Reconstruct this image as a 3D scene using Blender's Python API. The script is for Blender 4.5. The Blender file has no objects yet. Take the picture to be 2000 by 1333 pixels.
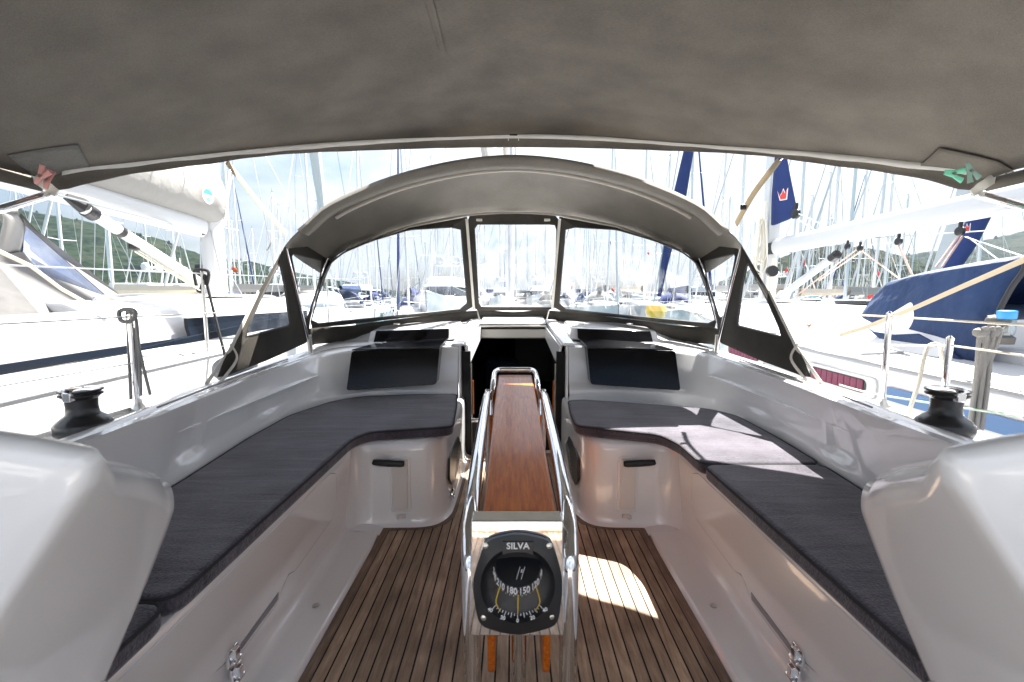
import bpy, bmesh, math, random
from mathutils import Vector as V, Matrix, noise
random.seed(7)
R=math.radians; PI=math.pi
D=bpy.data; sc=bpy.context.scene; COL=sc.collection
# ------------------------------------------------------------ camera numbers
F=850.0; PITCH=R(5.9); CAM=V((-0.01,0,1.2))
def at(px,py,x=None,y=None,z=None):
    a=(px-1000)/F; b=-(py-666.5)/F
    r=V((a,math.cos(PITCH)+b*math.sin(PITCH),-math.sin(PITCH)+b*math.cos(PITCH)))
    t=y/r.y if y is not None else ((z-CAM.z)/r.z if z is not None else (x-CAM.x)/r.x)
    return CAM+r*t
# ------------------------------------------------------------ materials
MATS={}
def mat(name,col,rough=.5,metal=0,coat=0,bump=None,var=None,spec=.5,trans=None,sheen=0,stretch=None):
    """bump=(scale,strength,dist); var=(scale,amount,colour2)"""
    if name in MATS: return MATS[name]
    m=D.materials.new(name); m.use_nodes=True; nt=m.node_tree; N=nt.nodes; L=nt.links
    p=N['Principled BSDF']; p.inputs['Base Color'].default_value=(*col,1)
    p.inputs['Roughness'].default_value=rough; p.inputs['Metallic'].default_value=metal
    p.inputs['Coat Weight'].default_value=coat; p.inputs['Coat Roughness'].default_value=.04
    p.inputs['Specular IOR Level'].default_value=spec
    if sheen: p.inputs['Sheen Weight'].default_value=sheen; p.inputs['Sheen Roughness'].default_value=.6
    tc=N.new('ShaderNodeTexCoord'); src=tc.outputs['Object']
    if stretch:
        mp=N.new('ShaderNodeMapping'); mp.inputs['Scale'].default_value=stretch; L.new(src,mp.inputs[0]); src=mp.outputs[0]
    if var:
        n=N.new('ShaderNodeTexNoise'); n.inputs['Scale'].default_value=var[0]; n.inputs['Detail'].default_value=5
        L.new(src,n.inputs['Vector'])
        r=N.new('ShaderNodeMapRange'); r.inputs['From Min'].default_value=.3; r.inputs['From Max'].default_value=.7
        r.inputs['To Max'].default_value=var[1]; L.new(n.outputs['Fac'],r.inputs[0])
        mx=N.new('ShaderNodeMix'); mx.data_type='RGBA'; mx.inputs['A'].default_value=(*col,1); mx.inputs['B'].default_value=(*var[2],1)
        L.new(r.outputs[0],mx.inputs['Factor']); L.new(mx.outputs['Result'],p.inputs['Base Color'])
    if bump:
        n=N.new('ShaderNodeTexNoise'); n.inputs['Scale'].default_value=bump[0]; n.inputs['Detail'].default_value=3
        L.new(src,n.inputs['Vector'])
        b=N.new('ShaderNodeBump'); b.inputs['Strength'].default_value=bump[1]; b.inputs['Distance'].default_value=bump[2]
        L.new(n.outputs['Fac'],b.inputs['Height']); L.new(b.outputs[0],p.inputs['Normal'])
    if trans:
        out=N['Material Output']; t=N.new('ShaderNodeBsdfTranslucent'); t.inputs[0].default_value=(*trans[1],1)
        ms=N.new('ShaderNodeMixShader'); ms.inputs[0].default_value=trans[0]
        L.new(p.outputs[0],ms.inputs[1]); L.new(t.outputs[0],ms.inputs[2]); L.new(ms.outputs[0],out.inputs[0])
    MATS[name]=m; return m
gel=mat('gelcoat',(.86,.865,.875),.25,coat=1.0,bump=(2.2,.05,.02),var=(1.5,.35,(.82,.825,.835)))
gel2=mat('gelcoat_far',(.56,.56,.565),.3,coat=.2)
gelw=mat('gelcoat_cream',(.72,.69,.63),.35,coat=.2)
deckm=mat('deck_paint',(.72,.72,.72),.6,bump=(300,.3,.002))
chrome=mat('polished_steel',(.82,.82,.83),.055,metal=1,bump=(9,.03,.01))
chromer=mat('brushed_steel',(.6,.59,.56),.28,metal=1)
black=mat('black_plastic',(.012,.012,.014),.38,bump=(40,.05,.003))
blackg=mat('black_glass',(.003,.003,.004),.12,spec=.25)
blackp=mat('black_panel',(.006,.006,.007),.45,spec=.2)
winchm=mat('winch_black',(.016,.017,.02),.32,coat=.15,bump=(60,.06,.003))
blackr=mat('interior_shade_black',(.006,.006,.007),.85,spec=.1)
white=mat('white_plastic',(.75,.73,.70),.35)
ropeg=mat('grey_rope',(.28,.27,.26),.9,bump=(220,.9,.006))
ropew=mat('cream_rope',(.68,.64,.55),.9,bump=(220,.9,.004))
ropeb=mat('black_rope',(.012,.012,.012),.8,bump=(220,.9,.004))
roper=mat('red_fleck_rope',(.68,.62,.55),.9,var=(60,.8,(.6,.2,.12)))
webbing=mat('cream_webbing',(.5,.44,.34),.85,bump=(300,.4,.002),trans=(.35,(.7,.62,.48)))
webw=mat('white_webbing',(.66,.64,.58),.85,bump=(260,.5,.002))
wire=mat('stainless_wire',(.55,.56,.58),.35,metal=1)
alu=mat('mast_aluminium',(.5,.52,.55),.4,metal=.35,var=(.7,.4,(.55,.56,.58)))
aluf=mat('far_mast_aluminium',(.6,.62,.65),.5,metal=.1)
aluw=mat('white_boom_paint',(.50,.51,.52),.35,coat=.2)
navy=mat('navy_canvas',(.008,.022,.11),.8,bump=(6,.5,.05),var=(3,.5,(.012,.035,.15)))
bluec=mat('blue_canvas',(.006,.026,.09),.7,bump=(3.5,.8,.09),var=(2.5,.6,(.012,.045,.14)),trans=(.05,(.02,.1,.35)))
greyc=mat('light_grey_canvas',(.27,.265,.255),.85,bump=(4,.5,.05),trans=(.08,(.5,.48,.44)))
beigec=mat('beige_canvas',(.5,.44,.36),.85,bump=(5,.6,.05))
bluestripe=mat('blue_stripe',(.03,.12,.30),.3,coat=.3)
darkwin=mat('dark_window',(.005,.008,.014),.15,spec=.12)
red=mat('red_cloth',(.55,.03,.025),.7); orange=mat('orange_plastic',(.8,.12,.02),.6); yellow=mat('yellow_plastic',(.85,.5,.03),.5)
pinkp=mat('pink_plastic',(.55,.27,.25),.5); greenp=mat('mint_plastic',(.18,.62,.42),.45); greend=mat('grey_green_plastic',(.23,.38,.32),.5)
bluep=mat('blue_plastic',(.02,.25,.6),.3); steelb=mat('dark_hull',(.10,.15,.2),.3,coat=.3)
silver=mat('grey_rubber',(.16,.17,.19),.35,coat=.2)
def canvas(name,c,c2,tr,trc,seed=0.0):
    if name in MATS: return MATS[name]
    m=D.materials.new(name); m.use_nodes=True; nt=m.node_tree; N=nt.nodes; L=nt.links; p=N['Principled BSDF']
    p.inputs['Roughness'].default_value=.9; p.inputs['Specular IOR Level'].default_value=.15
    tc=N.new('ShaderNodeTexCoord')
    def noi(sc_,s,det=4):
        mp=N.new('ShaderNodeMapping'); mp.inputs['Scale'].default_value=s; L.new(tc.outputs['Object'],mp.inputs[0])
        n=N.new('ShaderNodeTexNoise'); n.inputs['Scale'].default_value=sc_; n.inputs['Detail'].default_value=det; L.new(mp.outputs[0],n.inputs[0]); return n
    a=noi(60,(1,7,7)); b=noi(3.5,(1,1.3,1),6); 
    ad=N.new('ShaderNodeMath'); ad.operation='ADD'; L.new(a.outputs[0],ad.inputs[0]); L.new(b.outputs[0],ad.inputs[1])
    mr=N.new('ShaderNodeMapRange'); mr.inputs['From Min'].default_value=.75; mr.inputs['From Max'].default_value=1.25; L.new(ad.outputs[0],mr.inputs[0])
    mx=N.new('ShaderNodeMix'); mx.data_type='RGBA'; mx.inputs['A'].default_value=(*c,1); mx.inputs['B'].default_value=(*c2,1)
    L.new(mr.outputs[0],mx.inputs['Factor']); L.new(mx.outputs['Result'],p.inputs['Base Color'])
    bn=noi(1.6,(1,1.8,1),2); bp=N.new('ShaderNodeBump'); bp.inputs['Strength'].default_value=.3; bp.inputs['Distance'].default_value=.009
    L.new(bn.outputs[0],bp.inputs['Height']); 
    b2=N.new('ShaderNodeBump'); b2.inputs['Strength'].default_value=.5; b2.inputs['Distance'].default_value=.004; L.new(a.outputs[0],b2.inputs['Height']); L.new(bp.outputs[0],b2.inputs['Normal'])
    L.new(b2.outputs[0],p.inputs['Normal'])
    t=N.new('ShaderNodeBsdfTranslucent'); t.inputs[0].default_value=(*trc,1); ms=N.new('ShaderNodeMixShader'); ms.inputs[0].default_value=tr
    L.new(p.outputs[0],ms.inputs[1]); L.new(t.outputs[0],ms.inputs[2]); L.new(ms.outputs[0],N['Material Output'].inputs[0])
    MATS[name]=m; return m
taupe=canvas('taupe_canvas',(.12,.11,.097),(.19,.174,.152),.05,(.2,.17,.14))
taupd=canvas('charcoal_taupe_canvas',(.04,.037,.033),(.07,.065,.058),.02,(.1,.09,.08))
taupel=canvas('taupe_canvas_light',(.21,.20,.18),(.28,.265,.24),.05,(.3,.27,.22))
def vinyl():
    m=D.materials.new('clear_vinyl'); m.use_nodes=True; nt=m.node_tree; N=nt.nodes; L=nt.links; N.remove(N['Principled BSDF'])
    tr=N.new('ShaderNodeBsdfTransparent'); tr.inputs[0].default_value=(.93,.95,.97,1)
    gl=N.new('ShaderNodeBsdfGlossy'); gl.inputs['Roughness'].default_value=.12; gl.inputs[0].default_value=(.9,.9,.9,1)
    tl=N.new('ShaderNodeBsdfTranslucent'); tl.inputs[0].default_value=(.85,.9,.95,1)
    tc=N.new('ShaderNodeTexCoord'); mp=N.new('ShaderNodeMapping'); mp.inputs['Scale'].default_value=(1,1,.35); mp.inputs['Rotation'].default_value=(.5,.6,.3)
    n=N.new('ShaderNodeTexNoise'); n.inputs['Scale'].default_value=9; n.inputs['Detail'].default_value=6; n.inputs['Distortion'].default_value=1.2
    L.new(tc.outputs['Object'],mp.inputs[0]); L.new(mp.outputs[0],n.inputs[0])
    b=N.new('ShaderNodeBump'); b.inputs['Strength'].default_value=.5; b.inputs['Distance'].default_value=.02; L.new(n.outputs[0],b.inputs['Height']); L.new(b.outputs[0],gl.inputs['Normal'])
    r=N.new('ShaderNodeMapRange'); r.inputs['From Min'].default_value=.42; r.inputs['From Max'].default_value=.72; r.inputs['To Min'].default_value=.0; r.inputs['To Max'].default_value=.08; L.new(n.outputs[0],r.inputs[0])
    m1=N.new('ShaderNodeMixShader'); m2=N.new('ShaderNodeMixShader'); m2.inputs[0].default_value=.045
    L.new(r.outputs[0],m1.inputs[0]); L.new(tr.outputs[0],m1.inputs[1]); L.new(tl.outputs[0],m1.inputs[2])
    L.new(m1.outputs[0],m2.inputs[1]); L.new(gl.outputs[0],m2.inputs[2]); L.new(m2.outputs[0],N['Material Output'].inputs[0]); return m
vin=vinyl()
def clearm(name,tint,refl=.12):
    m=D.materials.new(name); m.use_nodes=True; nt=m.node_tree; N=nt.nodes; L=nt.links; N.remove(N['Principled BSDF'])
    tr=N.new('ShaderNodeBsdfTransparent'); tr.inputs[0].default_value=(*tint,1); gl=N.new('ShaderNodeBsdfGlossy'); gl.inputs['Roughness'].default_value=.02
    ms=N.new('ShaderNodeMixShader'); ms.inputs[0].default_value=refl; L.new(tr.outputs[0],ms.inputs[1]); L.new(gl.outputs[0],ms.inputs[2]); L.new(ms.outputs[0],N['Material Output'].inputs[0]); return m
glassc=clearm('compass_glass',(.97,.97,.98),.006)
def teak(name,c1,c2,pw,seam,rough,coat,vertical=True,dirt=True,streak=(9,1.0,9)):
    m=D.materials.new(name); m.use_nodes=True; nt=m.node_tree; N=nt.nodes; L=nt.links; p=N['Principled BSDF']
    p.inputs['Roughness'].default_value=rough; p.inputs['Specular IOR Level'].default_value=.25; p.inputs['Coat Weight'].default_value=coat; p.inputs['Coat Roughness'].default_value=.13
    tc=N.new('ShaderNodeTexCoord'); mp=N.new('ShaderNodeMapping'); mp.inputs['Scale'].default_value=streak; L.new(tc.outputs['Object'],mp.inputs[0])
    n=N.new('ShaderNodeTexNoise'); n.inputs['Scale'].default_value=7; n.inputs['Detail'].default_value=8; n.inputs['Roughness'].default_value=.65; n.inputs['Distortion'].default_value=.4; L.new(mp.outputs[0],n.inputs[0])
    mr=N.new('ShaderNodeMapRange'); mr.inputs['From Min'].default_value=.3; mr.inputs['From Max'].default_value=.7; L.new(n.outputs[0],mr.inputs[0])
    mx=N.new('ShaderNodeMix'); mx.data_type='RGBA'; mx.inputs['A'].default_value=(*c1,1); mx.inputs['B'].default_value=(*c2,1); L.new(mr.outputs[0],mx.inputs['Factor'])
    col=mx.outputs['Result']
    if pw:
        sx=N.new('ShaderNodeSeparateXYZ'); L.new(tc.outputs['Object'],sx.inputs[0])
        dv=N.new('ShaderNodeMath'); dv.operation='DIVIDE'; dv.inputs[1].default_value=pw; L.new(sx.outputs[0],dv.inputs[0])
        ad=N.new('ShaderNodeMath'); ad.operation='ADD'; ad.inputs[1].default_value=50.5; L.new(dv.outputs[0],ad.inputs[0])
        fl=N.new('ShaderNodeMath'); fl.operation='FLOOR'; L.new(ad.outputs[0],fl.inputs[0])
        wn=N.new('ShaderNodeTexWhiteNoise'); wn.noise_dimensions='1D'; L.new(fl.outputs[0],wn.inputs['W'])
        m2=N.new('ShaderNodeMapRange'); m2.inputs['To Min'].default_value=.78; m2.inputs['To Max'].default_value=1.18; L.new(wn.outputs['Value'],m2.inputs[0])
        v2=N.new('ShaderNodeVectorMath'); v2.operation='SCALE'; L.new(col,v2.inputs[0]); L.new(m2.outputs[0],v2.inputs['Scale'])
        fr=N.new('ShaderNodeMath'); fr.operation='FRACT'; L.new(ad.outputs[0],fr.inputs[0])
        lt=N.new('ShaderNodeMath'); lt.operation='LESS_THAN'; lt.inputs[1].default_value=seam; L.new(fr.outputs[0],lt.inputs[0])
        m3=N.new('ShaderNodeMix'); m3.data_type='RGBA'; m3.inputs['B'].default_value=(.006,.006,.006,1); L.new(v2.outputs[0],m3.inputs['A']); L.new(lt.outputs[0],m3.inputs['Factor'])
        col=m3.outputs['Result']
    if dirt:
        d=N.new('ShaderNodeTexNoise'); d.inputs['Scale'].default_value=3.3; d.inputs['Detail'].default_value=7; L.new(tc.outputs['Object'],d.inputs[0])
        dr=N.new('ShaderNodeMapRange'); dr.inputs['From Min'].default_value=.35; dr.inputs['From Max'].default_value=.68; dr.inputs['To Min'].default_value=.62; dr.inputs['To Max'].default_value=1.2; L.new(d.outputs[0],dr.inputs[0])
        v3=N.new('ShaderNodeVectorMath'); v3.operation='SCALE'; L.new(col,v3.inputs[0]); L.new(dr.outputs[0],v3.inputs['Scale']); col=v3.outputs[0]
    L.new(col,p.inputs['Base Color'])
    b=N.new('ShaderNodeBump'); b.inputs['Strength'].default_value=.3; b.inputs['Distance'].default_value=.002; L.new(n.outputs[0],b.inputs['Height']); L.new(b.outputs[0],p.inputs['Normal'])
    return m
teakd=teak('weathered_teak',(.28,.195,.135),(.58,.43,.31),.0445,.13,.7,0)
teakm=teak('weathered_teak_margin',(.17,.12,.09),(.34,.24,.18),0,0,.7,0)
teakv=teak('varnished_teak',(.36,.056,.004),(.70,.19,.012),0,0,.40,.4,dirt=False,streak=(14,1.1,14))
def cushion():
    m=D.materials.new('charcoal_terry'); m.use_nodes=True; nt=m.node_tree; N=nt.nodes; L=nt.links; p=N['Principled BSDF']
    p.inputs['Roughness'].default_value=.95; p.inputs['Specular IOR Level'].default_value=.1; p.inputs['Sheen Weight'].default_value=.35; p.inputs['Sheen Roughness'].default_value=.5
    tc=N.new('ShaderNodeTexCoord')
    n1=N.new('ShaderNodeTexNoise'); n1.inputs['Scale'].default_value=170; n1.inputs['Detail'].default_value=3; L.new(tc.outputs['Object'],n1.inputs[0])
    n3=N.new('ShaderNodeTexNoise'); n3.inputs['Scale'].default_value=5; n3.inputs['Detail'].default_value=5; L.new(tc.outputs['Object'],n3.inputs[0])
    mp=N.new('ShaderNodeMapping'); mp.inputs['Scale'].default_value=(.9,4.5,1); mp.inputs['Rotation'].default_value=(0,0,R(14)); L.new(tc.outputs['Object'],mp.inputs[0])
    n2=N.new('ShaderNodeTexNoise'); n2.inputs['Scale'].default_value=2.6; n2.inputs['Detail'].default_value=2; n2.inputs['Distortion'].default_value=.5; L.new(mp.outputs[0],n2.inputs[0])
    ad=N.new('ShaderNodeMath'); ad.operation='ADD'; L.new(n1.outputs[0],ad.inputs[0]); L.new(n3.outputs[0],ad.inputs[1])
    mr=N.new('ShaderNodeMapRange'); mr.inputs['From Min'].default_value=.7; mr.inputs['From Max'].default_value=1.3; L.new(ad.outputs[0],mr.inputs[0])
    mx=N.new('ShaderNodeMix'); mx.data_type='RGBA'; mx.inputs['A'].default_value=(.032,.029,.039,1); mx.inputs['B'].default_value=(.125,.117,.145,1); L.new(mr.outputs[0],mx.inputs['Factor']); L.new(mx.outputs['Result'],p.inputs['Base Color'])
    b=N.new('ShaderNodeBump'); b.inputs['Strength'].default_value=.8; b.inputs['Distance'].default_value=.011; L.new(n2.outputs[0],b.inputs['Height'])
    b2=N.new('ShaderNodeBump'); b2.inputs['Strength'].default_value=.8; b2.inputs['Distance'].default_value=.004; L.new(n1.outputs[0],b2.inputs['Height']); L.new(b.outputs[0],b2.inputs['Normal']); L.new(b2.outputs[0],p.inputs['Normal'])
    return m
cushm=cushion()
# ------------------------------------------------------------ mesh helpers
class MB:
    def __init__(s): s.v=[]; s.f=[]
    def add(s,vs,fs):
        o=len(s.v); s.v+= [V(p) for p in vs]; s.f+=[tuple(i+o for i in f) for f in fs]; return s
    def box(s,c,d,rot=None):
        c=V(c); h=V(d)/2; P=[V((x*h.x,y*h.y,z*h.z)) for x in(-1,1) for y in(-1,1) for z in(-1,1)]
        if rot: M=rot if isinstance(rot,Matrix) else Matrix.Rotation(rot,3,'Z'); P=[M@p for p in P]
        return s.add([c+p for p in P],[(0,1,3,2),(4,6,7,5),(0,4,5,1),(2,3,7,6),(0,2,6,4),(1,5,7,3)])
    def hexa(s,a,b):   # two quads bottom a[4], top b[4]
        return s.add(list(a)+list(b),[(3,2,1,0),(4,5,6,7),(0,1,5,4),(1,2,6,5),(2,3,7,6),(3,0,4,7)])
    def grid(s,rows,cu=False,cv=False):
        n=len(rows[0]); m=len(rows); vs=[p for r in rows for p in r]; fs=[]
        for i in range(m if cv else m-1):
            for j in range(n if cu else n-1):
                a=i*n+j; b=i*n+(j+1)%n; c=((i+1)%m)*n+(j+1)%n; d=((i+1)%m)*n+j; fs.append((a,b,c,d))
        return s.add(vs,fs)
    def tube(s,pts,r,seg=10,closed=False,caps=True,flat=1.0,up=None):
        pts=[V(p) for p in pts]; n=len(pts); rows=[]; N=None
        for i,p in enumerate(pts):
            if closed: t=(pts[(i+1)%n]-pts[i-1])
            else: t=pts[min(i+1,n-1)]-pts[max(i-1,0)]
            t.normalize()
            if N is None:
                u=V(up) if up else (V((0,0,1)) if abs(t.z)<.9 else V((1,0,0))); N=(u-t*u.dot(t)).normalized()
            else:
                N=(N-t*N.dot(t)).normalized()
            B=t.cross(N); rr=r[i] if isinstance(r,(list,tuple)) else r
            rows.append([p+N*math.cos(2*PI*k/seg)*rr*flat+B*math.sin(2*PI*k/seg)*rr for k in range(seg)])
        o=len(s.v); s.grid(rows,cu=True,cv=closed)
        if caps and not closed:
            s.f.append(tuple(o+k for k in range(seg))[::-1]); s.f.append(tuple(o+(n-1)*seg+k for k in range(seg)))
        return s
    def lathe(s,prof,seg=24,c=(0,0,0),M=None):
        c=V(c); rows=[]
        for r,z in prof:
            row=[V((r*math.cos(2*PI*k/seg),r*math.sin(2*PI*k/seg),z)) for k in range(seg)]
            rows.append([c+(M@p if M else p) for p in row])
        o=len(s.v); s.grid(rows,cu=True); s.f.append(tuple(o+k for k in range(seg))[::-1]); s.f.append(tuple(o+(len(prof)-1)*seg+k for k in range(seg))); return s
    def prism(s,poly,off):
        poly=[V(p) for p in poly]; off=V(off); n=len(poly); o=len(s.v); s.v+=poly+[p+off for p in poly]
        s.f.append(tuple(range(o,o+n))); s.f.append(tuple(range(o+2*n-1,o+n-1,-1)))
        for i in range(n): j=(i+1)%n; s.f.append((o+i,o+n+i,o+n+j,o+j))
        return s
    def build(s,name,m,parent=None,smooth=True,bevel=0,seg=2,solid=0,sub=0,angle=35,weld=False):
        me=D.meshes.new(name); me.from_pydata([tuple(p) for p in s.v],[],s.f)
        bm=bmesh.new(); bm.from_mesh(me)
        if weld: bmesh.ops.remove_doubles(bm,verts=bm.verts,dist=1e-5)
        bmesh.ops.recalc_face_normals(bm,faces=bm.faces); bm.to_mesh(me); bm.free()
        o=D.objects.new(name,me); COL.objects.link(o); me.materials.append(m)
        if smooth:
            for p in me.polygons: p.use_smooth=True
        if solid:
            q=o.modifiers.new('thick','SOLIDIFY'); q.thickness=solid; q.offset=0
        if bevel:
            b=o.modifiers.new('bevel','BEVEL'); b.width=bevel; b.segments=seg; b.limit_method='ANGLE'; b.angle_limit=R(angle); b.harden_normals=False
        if sub:
            q=o.modifiers.new('sub','SUBSURF'); q.levels=sub; q.render_levels=sub
        if smooth and not sub:
            me.set_sharp_from_angle(angle=R(angle)) if hasattr(me,'set_sharp_from_angle') else None
        if parent: o.parent=parent
        return o
def empty(name,loc=(0,0,0),rz=0):
    o=D.objects.new(name,None); COL.objects.link(o); o.location=loc; o.rotation_euler=(0,0,rz); o.empty_display_size=.2; return o
def tag(o,label=None,cat=None,group=None,kind=None):
    for k,v in (('label',label),('category',cat),('group',group),('kind',kind)):
        if v: o[k]=v
    return o
def smoothp(pts,n=8,closed=False):   # catmull-rom
    pts=[V(p) for p in pts]; out=[]; m=len(pts)
    for i in range(m if closed else m-1):
        p0=pts[i-1] if (i>0 or closed) else pts[0]; p1=pts[i]; p2=pts[(i+1)%m]; p3=pts[(i+2)%m] if (closed or i+2<m) else pts[-1]
        for k in range(n):
            t=k/n; out.append(.5*((2*p1)+(p2-p0)*t+(2*p0-5*p1+4*p2-p3)*t*t+(3*p1-p0-3*p2+p3)*t**3))
    if not closed: out.append(pts[-1])
    return out
def resample(pts,n,closed=False):
    pts=[V(p) for p in pts]
    if closed: pts=pts+[pts[0]]
    d=[0]
    for a,b in zip(pts,pts[1:]): d.append(d[-1]+(b-a).length)
    out=[]; j=0
    for k in range(n):
        s=d[-1]*k/(n if closed else n-1)
        while j<len(d)-2 and d[j+1]<s: j+=1
        t=(s-d[j])/max(d[j+1]-d[j],1e-9); out.append(pts[j].lerp(pts[j+1],min(max(t,0),1)))
    return out
def rounded(poly,r,n=5):
    poly=[V(p) for p in poly]; out=[]; m=len(poly)
    for i in range(m):
        p=poly[i]; rr=r[i] if isinstance(r,(list,tuple)) else r
        a=(poly[i-1]-p); b=(poly[(i+1)%m]-p); ra=min(rr,a.length*.45); rb=min(rr,b.length*.45)
        A=p+a.normalized()*ra; B=p+b.normalized()*rb
        if rr<=0: out.append(p); continue
        for k in range(n+1):
            t=k/n; out.append(A*(1-t)**2+p*2*t*(1-t)+B*t*t)
    return out
def mx(p): return V((-p[0],p[1],p[2]))
def text(s,size,name,m,parent,M,ext=.0004,font_w=1.0):
    cu=D.curves.new(name,'FONT'); cu.body=s; cu.size=size; cu.extrude=ext; cu.align_x='CENTER'; cu.align_y='CENTER'; cu.resolution_u=3; cu.offset=size*.015
    o=D.objects.new(name,cu); COL.objects.link(o); bpy.context.view_layer.update()
    me=D.meshes.new_from_object(o.evaluated_get(bpy.context.evaluated_depsgraph_get())); D.objects.remove(o); D.curves.remove(cu)
    me.name=name; o=D.objects.new(name,me); COL.objects.link(o); me.materials.clear(); me.materials.append(m)
    me.transform(M@Matrix.Diagonal((font_w,1,1,1))); o.parent=parent; return o
# ------------------------------------------------------------ world, sun, camera
SUNV=V((.456,.53,1)).normalized(); el=math.asin(SUNV.z); az=math.atan2(SUNV.x,SUNV.y)
w=D.worlds.new('World'); sc.world=w; w.use_nodes=True; nt=w.node_tree; N=nt.nodes; L=nt.links; bg=N['Background']
sky=N.new('ShaderNodeTexSky'); sky.sky_type='NISHITA'; sky.sun_disc=False; sky.sun_elevation=el; sky.sun_rotation=az; sky.air_density=1.0; sky.dust_density=3; sky.ozone_density=1.0
tc=N.new('ShaderNodeTexCoord'); mp=N.new('ShaderNodeMapping'); mp.inputs['Scale'].default_value=(1,1,2.6); L.new(tc.outputs['Generated'],mp.inputs[0])
cn=N.new('ShaderNodeTexNoise'); cn.inputs['Scale'].default_value=2.4; cn.inputs['Detail'].default_value=9; cn.inputs['Roughness'].default_value=.55; L.new(mp.outputs[0],cn.inputs[0])
cr=N.new('ShaderNodeMapRange'); cr.inputs['From Min'].default_value=.36; cr.inputs['From Max'].default_value=.60; L.new(cn.outputs[0],cr.inputs[0])
cm=N.new('ShaderNodeMix'); cm.data_type='RGBA'; cm.inputs['B'].default_value=(5.6,5.9,6.3,1); L.new(cr.outputs[0],cm.inputs['Factor']); L.new(sky.outputs[0],cm.inputs['A'])
sz=N.new('ShaderNodeSeparateXYZ'); L.new(tc.outputs['Generated'],sz.inputs[0])
zr=N.new('ShaderNodeMapRange'); zr.inputs['From Min'].default_value=.12; zr.inputs['From Max'].default_value=.65; zr.inputs['To Min'].default_value=.46; zr.inputs['To Max'].default_value=1.0; L.new(sz.outputs[2],zr.inputs[0])
vs=N.new('ShaderNodeVectorMath'); vs.operation='SCALE'; L.new(cm.outputs['Result'],vs.inputs[0]); L.new(zr.outputs[0],vs.inputs['Scale']); L.new(vs.outputs[0],bg.inputs[0]); bg.inputs[1].default_value=.07
sl=D.lights.new('sun','SUN'); sl.energy=5.0; sl.angle=R(.5); sl.color=(1,.95,.88); so=D.objects.new('sun',sl); COL.objects.link(so); so.rotation_euler=SUNV.to_track_quat('Z','Y').to_euler(); so.location=(5,5,20)
cd=D.cameras.new('camera'); co=D.objects.new('camera',cd); COL.objects.link(co); co.location=CAM; co.rotation_euler=(R(90)-PITCH,0,0)
cd.sensor_width=36; cd.lens=F/2000*36; cd.clip_start=.02; cd.clip_end=6000; sc.camera=co
cd.dof.use_dof=True; cd.dof.focus_distance=3.2; cd.dof.aperture_fstop=5.0
sc.view_settings.view_transform='Standard'; sc.view_settings.look='None'; sc.view_settings.exposure=2.4; sc.view_settings.gamma=1
try:
    sc.cycles.max_bounces=10; sc.cycles.transparent_max_bounces=16; sc.cycles.diffuse_bounces=7; sc.cycles.glossy_bounces=4; sc.cycles.caustics_reflective=False; sc.cycles.sample_clamp_indirect=8; sc.cycles.volume_bounces=0
except Exception: pass
#==PART2==
# ============================================================ OWN YACHT
own=tag(empty('sailing_yacht'),'white yacht the photo is taken aboard, with teak cockpit sole and empty charcoal-cushioned benches','sailing yacht')
# plan stations aft -> forward -> inboard along bulkhead: (bottom x,y) (top inner x,y,z) (top outer x,y,z)
ST=[((1.18,-2.2),(1.12,-2.2,.80),(1.22,-2.2,.80)),
    ((1.20,-.4),(1.14,-.4,.80),(1.24,-.4,.80)),
    ((1.22,.5),(1.16,.5,.80),(1.27,.5,.80)),
    ((1.25,1.3),(1.215,1.15,.79),(1.30,1.15,.795)),
    ((1.275,1.62),(1.275,1.62,.785),(1.38,1.62,.79)),
    ((1.29,1.80),(1.295,1.78,.785),(1.43,1.80,.79)),
    ((1.315,2.07),(1.325,2.0,.785),(1.455,2.0,.79)),
    ((1.325,2.3),(1.355,2.3,.785),(1.475,2.3,.79)),
    ((1.32,2.5),(1.37,2.6,.785),(1.50,2.6,.795)),
    ((1.285,2.68),(1.365,2.83,.79),(1.51,2.9,.80)),
    ((1.215,2.82),(1.335,2.98,.797),(1.51,3.15,.81)),
    ((1.12,2.93),(1.27,3.07,.805),(1.47,3.40,.835)),
    ((.98,3.0),(1.16,3.12,.815),(1.36,3.46,.845)),
    ((.80,3.035),(.92,3.145,.825),(1.05,3.47,.85)),
    ((.60,3.05),(.62,3.155,.832),(.66,3.48,.85)),
    ((.40,3.06),(.405,3.16,.835),(.415,3.48,.85))]
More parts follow.
